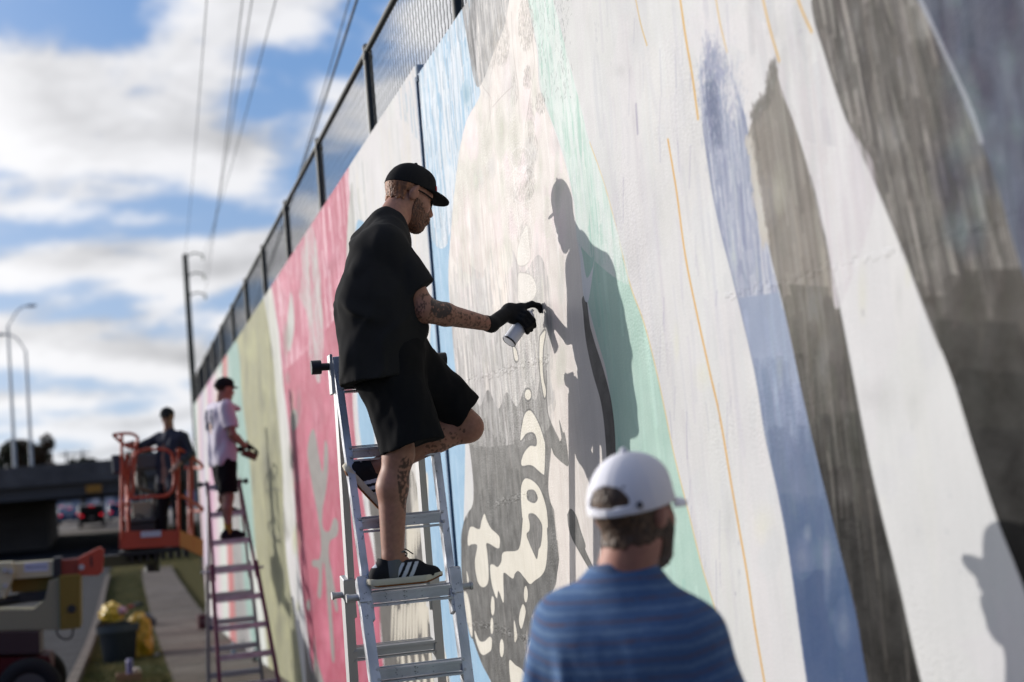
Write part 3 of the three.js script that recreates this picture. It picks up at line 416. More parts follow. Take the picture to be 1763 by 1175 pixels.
{ // ---------------------------------------------------------------- fence on top of the wall: black steel posts, rail and woven wire
  const f = thing('chain_link_fence', 'black chain-link fence standing on top of the painted wall', 'fence');
  const S = 2.68, Z0 = -9.81, X = WALLX + 0.062, B = 4.0, T = 4.845, pm = mat([0.007, 0.010, 0.009], 0.6), wm = mat([0.008, 0.010, 0.011], 0.6);
  const postG = mergeGeometries([new THREE.CylinderGeometry(0.034, 0.034, T - B + 0.03, 12).translate(0, (T - B) / 2, 0), new THREE.SphereGeometry(0.036, 10, 6).translate(0, T - B + 0.02, 0), new THREE.CylinderGeometry(0.040, 0.040, 0.03, 12).translate(0, T - B - 0.05, 0)]);
  const zs = []; for (let z = Z0 + 4 * S; z > WALLEND + 1.6; z -= S) zs.push(z); zs.push(WALLEND + 0.5);
  for (const z of zs) part('post', postG, pm, f).position.set(X, B, z);
  for (let i = 0; i + 1 < zs.length; i++) part('top_rail', cyl(V(X, T, zs[i] + 0.0), V(X, T, zs[i + 1]), 0.024, 0.024, 10), pm, f);
  const P = 0.078, H = T - B - 0.02, wires = (L) => { // one bay: zig-zag pickets hooked into each other, top and bottom knuckled
    const pos = [], R0 = 0.0033, n = Math.floor(L / P), m = Math.floor(H / (P / 2));
    const seg = (a, b) => { const d = b.clone().sub(a).normalize(), s = V(1, 0, 0), u = d.clone().cross(s); const q = (p, i) => { const t = i * 2.0944; return p.clone().addScaledVector(s, Math.cos(t) * R0).addScaledVector(u, Math.sin(t) * R0); }; for (let i = 0; i < 3; i++) { const a0 = q(a, i), a1 = q(a, i + 1), b0 = q(b, i), b1 = q(b, i + 1); for (const v of [a0, b0, a1, a1, b0, b1]) pos.push(v.x, v.y, v.z); } };
    for (let i = 0; i < n; i++) for (let j = 0; j < m; j++) { const s = j % 2 ? 1 : 0, z = -(i + 0.5) * P; seg(V(s ? 0.003 : -0.003, j * P / 2, z - s * P / 2 * 1.05), V(s ? -0.003 : 0.003, (j + 1) * P / 2, z - (1 - s) * P / 2 * 1.05)); }
    const g = new THREE.BufferGeometry(); g.setAttribute('position', new THREE.Float32BufferAttribute(pos, 3)); g.computeVertexNormals(); return g;
  };
  const full = wires(S - 0.05);
  for (let i = 0; i + 1 < zs.length; i++) { const L = zs[i] - zs[i + 1]; const m = part('wire_mesh', Math.abs(L - S) < 0.01 ? full : wires(L - 0.05), wm, f); m.position.set(X, B, zs[i] - 0.03); m.userData.kind = 'stuff'; }
}

// ---------------------------------------------------------------- smooth bodies: distance fields meshed on a sparse grid
// tapered limb from a to b; cut = true ends it flat at b (a sleeve or a trouser leg)
function limb(a, b, ra, rb, k = 0.03, cut = false) {
  const dx = b.x - a.x, dy = b.y - a.y, dz = b.z - a.z, L2 = dx * dx + dy * dy + dz * dz || 1e-9, L = Math.sqrt(L2), R = Math.max(ra, rb);
  const c = V((a.x + b.x) / 2, (a.y + b.y) / 2, (a.z + b.z) / 2);
  return { k, c, r: L / 2 + R, d: (x, y, z) => { const px = x - a.x, py = y - a.y, pz = z - a.z; const s = (px * dx + py * dy + pz * dz) / L2, t = s < 0 ? 0 : s > 1 ? 1 : s, qx = px - dx * t, qy = py - dy * t, qz = pz - dz * t; const e = Math.sqrt(qx * qx + qy * qy + qz * qz) - (ra + (rb - ra) * t); return cut ? Math.max(e, (s - 1) * L) : e; } };
}
// ellipsoid with axes from a basis [X, Y, Z]
function egg(c, rx, ry, rz, B = [V(1, 0, 0), V(0, 1, 0), V(0, 0, 1)], k = 0.02) {
  const [X, Y, Z] = B, m = Math.max(rx, ry, rz);
  return { k, c, r: m, d: (x, y, z) => { const px = x - c.x, py = y - c.y, pz = z - c.z, u = (px * X.x + py * X.y + pz * X.z), v = (px * Y.x + py * Y.y + pz * Y.z), w = (px * Z.x + py * Z.y + pz * Z.z); const k0 = Math.sqrt(u * u / (rx * rx) + v * v / (ry * ry) + w * w / (rz * rz)), k1 = Math.sqrt(u * u / rx ** 4 + v * v / ry ** 4 + w * w / rz ** 4); return k1 < 1e-9 ? -Math.min(rx, ry, rz) : k0 * (k0 - 1) / k1; } };
}
const smin = (a, b, k) => { const h = Math.max(k - Math.abs(a - b), 0) / k; return Math.min(a, b) - h * h * k * 0.25; };
// prims joined smoothly, then post(x, y, z, d) may cut or wrinkle the result
function solid(prims, cell, { post = null, color = null, pad = 0.03 } = {}) {
  const lo = V(1e9, 1e9, 1e9), hi = V(-1e9, -1e9, -1e9);
  for (const p of prims) { lo.min(p.c.clone().subScalar(p.r)); hi.max(p.c.clone().addScalar(p.r)); }
  lo.subScalar(pad); hi.addScalar(pad);
  const BS = 8, nb = [0, 1, 2].map((i) => Math.ceil((hi.getComponent(i) - lo.getComponent(i)) / cell / BS)), n = nb.map((b) => b * BS + 1);
  const F = new Float32Array(n[0] * n[1] * n[2]).fill(1), at = (i, j, k) => (k * n[1] + j) * n[0] + i, half = BS * cell / 2 * 1.7321, live = [];
  for (let bk = 0; bk < nb[2]; bk++) for (let bj = 0; bj < nb[1]; bj++) for (let bi = 0; bi < nb[0]; bi++) {
    const cx = lo.x + (bi + .5) * BS * cell, cy = lo.y + (bj + .5) * BS * cell, cz = lo.z + (bk + .5) * BS * cell; let best = 1e9; const ds = [];
    for (const p of prims) { const bx = cx - p.c.x, by = cy - p.c.y, bz = cz - p.c.z, far = Math.sqrt(bx * bx + by * by + bz * bz) - p.r; if (far > half * 2 + 0.12) { ds.push(1e9); best = Math.min(best, far); continue; } const d = p.d(cx, cy, cz); ds.push(d); best = Math.min(best, d); }
    const slack = half * 1.25 + 0.05;
    if (best > slack) continue;
    const use = prims.filter((p, i) => ds[i] < best + slack * 2 + p.k);
    const inside = best < -slack && !post; if (inside) { for (let k = 0; k <= BS; k++) for (let j = 0; j <= BS; j++) for (let i = 0; i <= BS; i++) F[at(bi * BS + i, bj * BS + j, bk * BS + k)] = -1; continue; }
    live.push([bi, bj, bk]);
    for (let k = 0; k <= BS; k++) for (let j = 0; j <= BS; j++) for (let i = 0; i <= BS; i++) {
      const x = lo.x + (bi * BS + i) * cell, y = lo.y + (bj * BS + j) * cell, z = lo.z + (bk * BS + k) * cell; let d = 1e9;
      for (const p of use) { const e = p.d(x, y, z); d = d > 1e8 ? e : smin(d, e, p.k); }
      F[at(bi * BS + i, bj * BS + j, bk * BS + k)] = post ? post(x, y, z, d) : d;
    }
  }
  const pos = [], idx = [], col = [], id = new Map(), E = [[0, 1], [2, 3], [4, 5], [6, 7], [0, 2], [1, 3], [4, 6], [5, 7], [0, 4], [1, 5], [2, 6], [3, 7]];
  const vert = (i, j, k) => {
    if (i < 0 || j < 0 || k < 0 || i >= n[0] - 1 || j >= n[1] - 1 || k >= n[2] - 1) return -1;
    const key = at(i, j, k), got = id.get(key); if (got !== undefined) return got;
    const v = []; for (let c = 0; c < 8; c++) v.push(F[at(i + (c & 1), j + ((c >> 1) & 1), k + (c >> 2))]);
    let x = 0, y = 0, z = 0, m = 0; for (const [a, b] of E) if ((v[a] < 0) !== (v[b] < 0)) { const t = v[a] / (v[a] - v[b]); x += mixn(a & 1, b & 1, t); y += mixn((a >> 1) & 1, (b >> 1) & 1, t); z += mixn(a >> 2, b >> 2, t); m++; }
    if (!m) return -1;
    const r = pos.length / 3; pos.push(lo.x + (i + x / m) * cell, lo.y + (j + y / m) * cell, lo.z + (k + z / m) * cell); id.set(key, r); return r;
  };
  const quad = (a, b, c, d, flip) => { if (a < 0 || b < 0 || c < 0 || d < 0) return; flip ? idx.push(a, c, b, a, d, c) : idx.push(a, b, c, a, c, d); };
  for (const [bi, bj, bk] of live) for (let k = bk * BS; k < bk * BS + BS; k++) for (let j = bj * BS; j < bj * BS + BS; j++) for (let i = bi * BS; i < bi * BS + BS; i++) {
    const s = F[at(i, j, k)] < 0, sx = F[at(i + 1, j, k)] < 0, sy = F[at(i, j + 1, k)] < 0, sz = F[at(i, j, k + 1)] < 0;
    if (s !== sx) quad(vert(i, j - 1, k - 1), vert(i, j, k - 1), vert(i, j, k), vert(i, j - 1, k), !s);
    if (s !== sy) quad(vert(i - 1, j, k - 1), vert(i - 1, j, k), vert(i, j, k), vert(i, j, k - 1), !s);
    if (s !== sz) quad(vert(i - 1, j - 1, k), vert(i, j - 1, k), vert(i, j, k), vert(i - 1, j, k), !s);
  }
  const g = new THREE.BufferGeometry(); g.setAttribute('position', new THREE.Float32BufferAttribute(pos, 3)); g.setIndex(idx); g.computeVertexNormals();
  if (color) { const nm = g.attributes.normal; for (let v = 0; v < pos.length / 3; v++) { const c = color(pos[v * 3], pos[v * 3 + 1], pos[v * 3 + 2], nm.getX(v), nm.getY(v), nm.getZ(v)); col.push(c[0], c[1], c[2]); } g.setAttribute('color', new THREE.Float32BufferAttribute(col, 3)); }
  return g;
}
const along = (p, ...t) => { const r = p.clone(); for (let i = 0; i < t.length; i += 2) r.addScaledVector(t[i], t[i + 1]); return r; };
const basisOf = (fwd, up) => { const f = fwd.clone().normalize(), r = f.clone().cross(up).normalize(), u = r.clone().cross(f).normalize(); return { f, u, r, p: (c, x, y, z) => along(c, f, x, u, y, r, z), B: [f, u, r] }; };
// head prims in a frame: f forward, u up, r to the person's right hand side; c = middle of the head between the ears
function headPrims(c, h, s = 1) {
  const P = (x, y, z) => h.p(c, x * s, y * s, z * s), e = (x, y, z, a, b, d, k) => egg(P(x, y, z), a * s, b * s, d * s, h.B, k * s);
  const out = [e(-.008, .045, 0, .098, .088, .077, .03), e(.028, -.025, 0, .068, .088, .060, .03), limb(P(-.01, -.055, 0), P(.066, -.097, 0), .042 * s, .024 * s, .03 * s), e(.074, -.098, 0, .019, .018, .022, .02),
    limb(P(.092, .018, 0), P(.116, -.026, 0), .009 * s, .0135 * s, .014 * s), e(.105, -.032, 0, .016, .010, .019, .008), e(.097, -.059, 0, .012, .007, .022, .010), e(.095, -.070, 0, .012, .008, .020, .010)];
  for (const z of [-1, 1]) out.push(limb(P(.084, .030, z * .014), P(.072, .030, z * .050), .012 * s, .010 * s, .02 * s), e(.060, -.022, z * .040, .026, .026, .022, .03), e(.078, .010, z * .032, .011, .010, .013, .006), e(-.014, .002, z * .075, .022, .032, .012, .008), limb(P(-.024, -.002, z * .082), P(-.008, .030, z * .084), .006 * s, .007 * s, .008 * s));
  return out;
}
// a hand: five chains from the wrist; curl in radians per joint; f along the hand, n out of the back of the hand, t towards the thumb
function handPrims(w, f, n, t, curl = [.35, .4, .45, .5], s = 1, kk = 0.008) {
  const out = [limb(w, along(w, f, .05 * s), .026 * s, .030 * s, .015), egg(along(w, f, .062 * s), .042 * s, .016 * s, .040 * s, [f, n, t], .012)];
  [[.030, .095, .010], [.010, .100, .0105], [-.011, .096, .010], [-.031, .088, .009]].forEach(([o, l0, r], i) => {
    let p = along(w, f, (.092 - Math.abs(o) * .25) * s, t, o * s), a = curl[i] * .5; const len = [.042, .026, .021].map((q) => q * (i === 3 ? .78 : 1) * s);
    let prev = along(w, f, .05 * s, t, o * .8 * s); out.push(limb(prev, p, .011 * s, r * 1.05 * s, kk));
    for (let j = 0; j < 3; j++) { const d = f.clone().multiplyScalar(Math.cos(a)).addScaledVector(n, -Math.sin(a)), q = along(p, d, len[j]); out.push(limb(p, q, r * (1 - j * .07) * s, r * (.93 - j * .08) * s, kk)); p = q; a += curl[i] * 1.1; }
  });
  const t0 = along(w, f, .022 * s, t, .026 * s), t1 = along(t0, f, .034 * s, t, .026 * s, n, -.012 * s), t2 = along(t1, f, .030 * s, t, .006 * s, n, -.012 * s); out.push(limb(t0, t1, .014 * s, .012 * s, .012), limb(t1, t2, .0115 * s, .0095 * s, .006));
  return out;
}
// shoe: sole and upper about a point on the sole under the ankle
function shoe(name, parent, c, fwd, up, cell, upperMat, soleMat, colorFn, out = 1) {
  const h = basisOf(fwd, up), g = new THREE.Group(); g.name = name; parent.add(g);
  const P = (x, y, z) => h.p(c, x, y, z), loc = (x, y, z) => { const px = x - c.x, py = y - c.y, pz = z - c.z; return [px * h.f.x + py * h.f.y + pz * h.f.z, px * h.u.x + py * h.u.y + pz * h.u.z, px * h.r.x + py * h.r.y + pz * h.r.z]; };
  const upper = [limb(P(-.055, .048, 0), P(.05, .052, 0), .038, .040, .03), limb(P(.05, .050, 0), P(.165, .034, .004 * out), .040, .027, .03), limb(P(-.03, .06, 0), P(-.015, .098, 0), .038, .040, .02), egg(P(.13, .03, .002), .065, .035, .043, h.B, .02), egg(P(.05, .075, 0), .075, .028, .03, h.B, .03)];
  part('shoe_upper', solid(upper, cell, { post: (x, y, z, d) => { const q = loc(x, y, z); return Math.max(d, .022 - q[1], q[1] - (.098 + .022 * clamp(-q[0] / .07)), -(Math.hypot(q[0] + .012, q[2]) - .030) * (q[1] > .088 ? 1 : -1) - (q[1] > .088 ? 0 : 9)); }, color: colorFn ? (x, y, z) => colorFn(...loc(x, y, z)) : null }), upperMat, g);
  const plan = (x, z) => { const t = clamp((x + .065) / .235), a = -.065 + .235 * t; return Math.hypot(x - a, z - .006 * out * t) - mixn(.036, .043, sstep(0, .7, t)) + .012 * sstep(.8, 1, t); };
  part('sole', solid([egg(P(.05, .015, 0), .16, .04, .06, h.B, .01)], cell, { post: (x, y, z) => { const q = loc(x, y, z); const toe = .02 * sstep(.10, .2, q[0]) ** 2 + .012 * sstep(-.06, -.1, q[0]); return Math.max(plan(q[0], q[2]) - .003 * sstep(.005, .02, q[1]), toe - q[1], q[1] - .032 - .3 * toe); }, color: (x, y, z) => { const q = loc(x, y, z); return q[1] < .0075 + .02 * sstep(.10, .2, q[0]) ** 2 ? [.17, .065, .022] : [.50, .46, .36]; } }), soleMat, g);
  return { g, h, P };
}
// baseball cap: crown shell and peak in the head's frame
function cap(parent, c, h, { mat: m, tall = .115, base = .034, tilt = 0, opening = false, brimLen = .075, brimDrop = .35, curve = 1.6, cell = .0035, peak = m, s = 1 }) {
  const g = new THREE.Group(); g.name = 'cap'; parent.add(g);
  const H = tilt ? basisOf(h.f.clone().multiplyScalar(Math.cos(tilt)).addScaledVector(h.u, Math.sin(tilt)), h.u) : h, loc = (x, y, z) => { const px = x - c.x, py = y - c.y, pz = z - c.z; return [(px * H.f.x + py * H.f.y + pz * H.f.z) / s, (px * H.u.x + py * H.u.y + pz * H.u.z) / s, (px * H.r.x + py * H.r.y + pz * H.r.z) / s]; }, P = (x, y, z) => H.p(c, x * s, y * s, z * s);
  const crown = [egg(P(-.004, base, 0), .114 * s, tall * s, .093 * s, H.B, .02), egg(P(.045, base + tall * .45, 0), .058 * s, .048 * s, .062 * s, H.B, .03)];
  part('crown', solid(crown, cell, { post: (x, y, z, d) => { const q = loc(x, y, z), a = Math.atan2(q[2], q[0]), seam = .0012 * Math.exp(-(((a * 3 / Math.PI + 6.5) % 1 - .5) ** 2) * 900); let e = Math.max(d - seam, (base - q[1]) * s); if (opening) { const o = Math.hypot(q[2] / .050, (q[1] - base - .022) / .042) - 1, over = q[1] > base + .020 ? 1 : 0; if (q[0] < -.02) e = Math.max(e, over ? -o * .03 * s : e); } return Math.max(e, -(d + .010 * s)); } }), m, g);
  part('button', new THREE.SphereGeometry(.009 * s, 10, 6).translate(...P(.0, base + tall + .002, 0).toArray()), m, g);
  const brim = [egg(P(.115 + brimLen / 2, base, 0), (.06 + brimLen) * s, .06 * s, .12 * s, H.B, .01)];
  part('peak', solid(brim, cell * .8, { post: (x, y, z) => { const q = loc(x, y, z), X = q[0] - .055, e = Math.hypot(X / (.052 + brimLen), q[2] / .088) - 1, y0 = base + .006 - X * brimDrop * .35 - brimDrop * curve * q[2] * q[2] - X * X * brimDrop * .8; return Math.max(e * .06, Math.abs(q[1] - y0) - .0045, .02 - q[0], -(Math.hypot(q[0] / .108, q[2] / .088) - 1) * .08) * s; } }), peak, g);
  return { g, P, H };
}
function skinColor(base, spots) { return (x, y, z, nx, ny, nz) => { const k = 1 + .10 * n3(x * 38, y * 38, z * 38) + .06 * n3(x * 120, y * 120, z * 120); let c = [base[0] * k, base[1] * k * (1 + .03 * n3(x * 20, y * 20, z * 20)), base[2] * k]; if (spots) c = spots(x, y, z, c) || c; return c; }; }
const vc = (r, o = {}) => new THREE.MeshPhysicalMaterial({ vertexColors: true, roughness: r, ...o });

// ---------------------------------------------------------------- people
const PM = {
  skin: vc(.55, { specularIntensity: .6 }), blackCloth: mat([.018, .0177, .0178], .95, { specularIntensity: .15 }), shortsCloth: mat([.010, .010, .0105], .92, { specularIntensity: .15 }), glove: mat([.007, .0075, .009], .75), shoeV: vc(.8, { specularIntensity: .3 }), soleV: vc(.8, { specularIntensity: .3 }), hairV: vc(.6),
  capBlack: mat([.012, .0118, .0125], .92, { specularIntensity: .2 }), lens: new THREE.MeshPhysicalMaterial({ color: new THREE.Color(.008, .008, .009), roughness: .16, specularIntensity: .45 }), red: mat([.45, .012, .02], .6), sock: mat([.11, .115, .12], .95), whiteCloth: mat([.66, .65, .68], .9), clothV: vc(.9, { specularIntensity: .3 }),
};
const folds = (x, y, z, a, f, sx = 1, sy = 1, sz = 1) => a * (n3(x * f * sx, y * f * sy, z * f * sz) + .5 * n3(x * f * 2.2 * sx + 7, y * f * 2.2 * sy, z * f * 2.2 * sz));
// generic figure from joints; o.* give looks. Everything is in world metres.
function person(o) {
  const g = thing('person', o.label, 'person'), J = o.J, c = o.cell, s = o.s ?? 1, S = (r) => r * s;
  const lat = J.shR.clone().sub(J.shL).normalize(), latH = J.hipR.clone().sub(J.hipL).normalize(), mid = (a, b, t = .5) => a.clone().lerp(b, t);
  const calf = (k, a, back) => { const m = along(mid(k, a, .32), back, .018); return [limb(k, m, S(.056), S(.058), .03), limb(m, a, S(.058), S(o.ankle ?? .038), .03)]; };
  const head = headPrims(J.head, o.h, s);
  const nk = along(J.head, o.h.f, -.028 * s, o.h.u, -.055 * s);
  const body = [...head, limb(J.neck, nk, S(.066), S(.060), .03), limb(along(mid(J.neck, J.shL, .25), V(0, 1, 0), -.02), along(mid(J.neck, J.shR, .25), V(0, 1, 0), -.02), S(.048), S(.048), .03),
    limb(along(J.chest, lat, -.06), along(J.pelvis, latH, -.05), S(.105), S(.105), .05), limb(along(J.chest, lat, .06), along(J.pelvis, latH, .05), S(.105), S(.105), .05)];
  for (const q of ['L', 'R']) {
    const sh = J['sh' + q], el = J['el' + q], wr = J['wr' + q], hip = J['hip' + q], kn = J['kn' + q], an = J['an' + q];
    body.push(limb(along(sh, lat, q === 'R' ? -.03 : .03), sh, S(.065), S(.06), .05), limb(sh, el, S(.054), S(.044), .03), limb(el, mid(el, wr, .3), S(o.elbow ?? .046), S(.045), .02), limb(mid(el, wr, .3), wr, S(.045), S(.029), .02), limb(hip, kn, S(.082), S(.060), .04), ...calf(kn, an, o['back' + q] ?? V(0, 0, 0)), limb(an, along(an, o['toe' + q], .05, o['sole' + q] ?? V(0, -1, 0), .035), S(.036), S(.024), .02));
    if (!o['grip' + q]) body.push(...handPrims(wr, o['hf' + q], o['hn' + q], o['ht' + q], o['curl' + q], s * 1.02));
    else body.push(...o['grip' + q]);
  }
  part('body', solid(body, c, { color: skinColor(o.skin ?? [.36, .20, .135], o.marks) }), PM.skin, g);
  return g;
}
const H1 = {};
{ // ---- the painter on the near ladder, side on, left leg drawn up
  const z0 = -5.75, W = (x, y, dz = 0) => atZ(x, y, z0 + dz);
  const h = basisOf(V(.86, -.38, -.26), V(.36, .92, -.10)), HC = W(703, 341, -.16);
  const J = { head: HC, neck: W(670, 388, -.09), chest: W(650, 465, -.03), pelvis: W(672, 622), shR: W(676, 428, .14), shL: W(652, 425, -.22), elR: W(731, 534, .16), elL: W(662, 545, -.24), wrR: W(846, 559, -.04), wrL: W(700, 600, -.16), hipR: W(680, 628, .085), hipL: W(695, 620, -.085), knR: W(686, 782, .10), knL: W(806, 736, -.09), anR: W(676, 958, .08), anL: W(640, 812, -.10) };
  // the right hand closes on the can: c up the can, f to the wall, n to the near side
  const B = W(876, 589, -.12), T = W(917, 534, -.145), cU = T.clone().sub(B).normalize(), cf = V(1, 0, 0).addScaledVector(cU, -cU.x).normalize(), cn = cf.clone().cross(cU).normalize(), G = B.clone().lerp(T, .60), p = (a, b, d) => along(G, cf, a, cU, b, cn, d);
  const grip = [limb(J.wrR, p(-.075, .0, .012), .030, .030, .02), limb(p(-.075, .002, .012), p(-.045, .03, .018), .030, .024, .02), limb(p(-.075, -.012, .014), p(-.046, -.022, .02), .028, .020, .02), limb(p(-.046, -.02, .022), p(-.046, .04, .02), .020, .019, .015)];
  for (const [u, r, q] of [[.026, .0112, 1], [.004, .011, .96], [-.016, .0098, .86]]) grip.push(limb(p(-.042, u, .026), p(-.012 * q, u - .004, .050), r * 1.1, r * 1.05, .008), limb(p(-.012 * q, u - .004, .050), p(.026 * q, u - .010, .044), r * 1.05, r, .005), limb(p(.026 * q, u - .010, .044), p(.046 * q, u - .014, .014), r, r * .86, .005));
  grip.push(limb(p(-.044, .045, .016), p(-.018, .088, .016), .0125, .0115, .012), limb(p(-.018, .088, .016), p(.010, .104, .008), .0115, .0105, .006), limb(p(.010, .104, .008), p(.030, .094, .002), .0105, .009, .006));
  grip.push(limb(p(-.06, .005, -.01), p(-.02, .022, -.046), .016, .0125, .014), limb(p(-.02, .022, -.046), p(.022, .030, -.040), .0125, .0098, .006));
  const gl = (x, y, z, w) => { const dd = V(x, y, z); return dd.distanceTo(w); };
  const elb = J.elR, wr = J.wrR, kn = J.knR, an = J.anR;
  const tat = (x, y, z, cc) => {
    const P = V(x, y, z), ax = wr.clone().sub(elb), t = P.clone().sub(elb).dot(ax) / ax.lengthSq(), dist = P.distanceTo(elb.clone().addScaledVector(ax, clamp(t)));
    if (dist < .075 && t > -.15 && t < .97 && P.distanceTo(J.shR) > .15) { const a = n3(x * 26, y * 26, z * 26) + .6 * n3(x * 60, y * 60, z * 60), rose = Math.hypot((t - .12) / .16, (P.y - elb.y - .012) / .05); if (rose < 1 && n3(x * 70, y * 70, z * 70) < .55) return [.045, .032, .030]; if (Math.abs(a - .15) < .2) return cc.map((q) => q * .34); }
    const bx = an.clone().sub(kn), u = P.clone().sub(kn).dot(bx) / bx.lengthSq();
    if (u > .02 && u < .62 && P.distanceTo(kn.clone().addScaledVector(bx, u)) < .09 && z > kn.z - .02) { const q = Math.hypot((u - .30) / .28, (x - kn.x - .018) / .042); if (q < 1) { const a = n3(x * 45, y * 45, z * 45); if (a > -.25) return cc.map((v) => v * (a > .2 ? .22 : .42)); } }
    const sx = P.clone().sub(J.knL); if (z < z0 - .02 && sx.x < -.03 && sx.x > -.2 && y < J.knL.y && n3(x * 50, y * 50, 3) > .35 && P.distanceTo(J.knL) < .26) return cc.map((v) => v * .4);
    return null;
  };
  const g = person({ label: 'person in black shirt, shorts and cap standing on the near ladder spraying the wall', J, h, cell: .0042, s: 1.03, skin: [.27, .13, .088], marks: tat, gripR: grip, hfL: V(.7, -.7, .1).normalize(), hnL: V(0, .1, -1), htL: V(.7, .7, 0).normalize(), toeR: V(1, 0, 0), toeL: V(.42, -.9, 0), soleL: V(-.8, -.4, 0), backR: V(-1, 0, 0), backL: V(-.35, .9, 0), ankle: .043, elbow: .052 });
  // gloves
  part('glove', solid([...grip, limb(wr.clone().lerp(elb, .16), wr, .0325, .0315, .012)].map((q) => ({ ...q, d: (x, y, z) => q.d(x, y, z) - .0022, r: q.r + .004 })), .003, { post: (x, y, z, d) => { const ax = G.clone().sub(wr).normalize(); return Math.max(d + .0006 * n3(x * 160, y * 160, z * 160), ((wr.x - x) * ax.x + (wr.y - y) * ax.y + (wr.z - z) * ax.z - .034)); } }), PM.glove, g);
  // T-shirt
  const lat = V(0, 0, 1), tee = [];
  for (const s of [-1, 1]) tee.push(limb(W(652, 440, s * .085), W(646, 520, s * .085), .118, .148, .06), limb(W(646, 520, s * .085), W(652, 655, s * .075), .148, .158, .06), limb(W(670, 410, s * .06 - .06), W(662, 428, s * .16 - .035), .078, .080, .05));
  tee.push(limb(W(664, 392, -.08), W(655, 450, -.03), .088, .13, .06));
  tee.push(limb(W(666, 428, .125), W(722, 500, .155), .086, .071, .035, true), limb(W(655, 425, -.20), W(662, 520, -.25), .08, .075, .035, true), egg(W(690, 560, 0), .10, .14, .16, undefined, .06));
  const hemA = W(590, 667), hemB = W(745, 640), hd = hemB.clone().sub(hemA).normalize(), hn = V(hd.y, -hd.x, 0).normalize();
  const neckC = W(684, 377, -.10), nAx = V(.42, .9, -.10).normalize();
  part('t_shirt', solid(tee, .006, { post: (x, y, z, d) => {
    const back = sstep(J.chest.x + .02, J.chest.x - .15, x), low = sstep(J.chest.y + .1, J.chest.y - .3, y);
    const fl = y * 30 + (z - z0) * 24 + 2.2 * n3(x * 3, y * 2.4, z * 3), cr = Math.pow(.5 + .5 * Math.sin(fl), 3); let e = d + .012 * n3(x * 5, y * 2.6, z * 5) * (.35 + .65 * low) - .016 * back * cr * sstep(-.35, .3, n3(x * 3 + 3, y * 2, z * 3)) + .0035 * n3(x * 13, y * 7, z * 13) - .006 * Math.pow(.5 + .5 * Math.sin(x * 40 - y * 26 + 2 * n3(x * 4, y * 4, z * 4)), 4) * sstep(J.chest.y - .05, J.chest.y - .3, y);
    
    e = Math.max(e, (x - hemA.x) * hn.x + (y - hemA.y) * hn.y + .006 * n3(x * 9, z * 9, 2));
    const nx = x - neckC.x, ny = y - neckC.y, nz = z - neckC.z, t = nx * nAx.x + ny * nAx.y + nz * nAx.z, rr = Math.sqrt(Math.max(0, nx * nx + ny * ny + nz * nz - t * t)); return t > -.03 && t < .12 && rr < .13 ? Math.max(e, .066 - rr, t - .030) : e;
  } }), PM.blackCloth, g);
  // shorts
  const shorts = [limb(W(668, 620, .06), W(710, 768, .10), .135, .128, .05, true), limb(W(690, 618, -.06), W(798, 712, -.09), .125, .092, .05, true), limb(W(668, 600, -.06), W(668, 600, .06), .14, .14, .06), egg(W(660, 650, 0), .13, .10, .17, undefined, .06)];
  part('shorts', solid(shorts, .006, { post: (x, y, z, d) => d + .010 * n3(x * 7, y * 3.5, z * 7) + .003 * n3(x * 16, y * 9, z * 16) }), PM.shortsCloth, g);
  // shoes with three pale stripes
  const stripes = (sgn) => (x, y, z) => { const sx = x + (y - .05) * -.55; const on = z * sgn > .012 && y > .030 && y < .088 && [.020, .050, .080].some((q) => Math.abs(sx - q) < .0085); const heel = x < -.062 && y > .078; return on || heel ? [.46, .48, .52] : y > .085 && x > -.02 ? [.02, .02, .022] : [.013, .013, .015]; };
  const sr = shoe('shoe', g, W(676, 1009, .075), V(1, 0, .04), V(.05, 1, 0), .003, PM.shoeV, PM.soleV, stripes(1));
  const sl = shoe('shoe', g, W(614, 838, -.10), V(.62, -.78, .03), V(.80, .58, .10), .003, PM.shoeV, PM.soleV, stripes(1));
  const laces = (s) => { const L = []; for (let i = 0; i < 5; i++) { const x = .035 + i * .017, y = .103 - i * .0105; L.push(tube([s.P(x, y - .012, -.024), s.P(x + .004, y + .003, 0), s.P(x, y - .012, .024)], .0035, 8, 5)); } L.push(tube([s.P(.03, .105, 0), s.P(.04, .135, .02), s.P(.065, .12, .03), s.P(.04, .105, .012)], .0028, 14, 5), tube([s.P(.03, .105, 0), s.P(.055, .14, -.006), s.P(.09, .118, .018)], .0026, 12, 5), limbG(s)); return L; };
  function limbG(s) { return tube([s.P(.0, .10, -.02), s.P(.03, .112, 0), s.P(.01, .125, .012)], .006, 10, 6); }
  part('laces', laces(sr), PM.capBlack, sr.g); part('laces', laces(sl), PM.capBlack, sl.g);
  part('sock', solid([limb(W(678, 940, .08), W(676, 985, .08), .045, .043, .02)], .004, { post: (x, y, z, d) => Math.max(d + .001 * Math.sin(y * 900), y - W(678, 948, .08).y) }), PM.sock, g); part('sock', solid([limb(W(655, 806, -.10), W(628, 826, -.10), .043, .042, .02)], .004), PM.sock, g);
  // cap, hair, beard, glasses
  const cp = cap(g, HC, h, { mat: PM.capBlack, tall: .118, base: .036, tilt: .08, brimLen: .082, brimDrop: .12, cell: .003 }); H1.cap = cp;
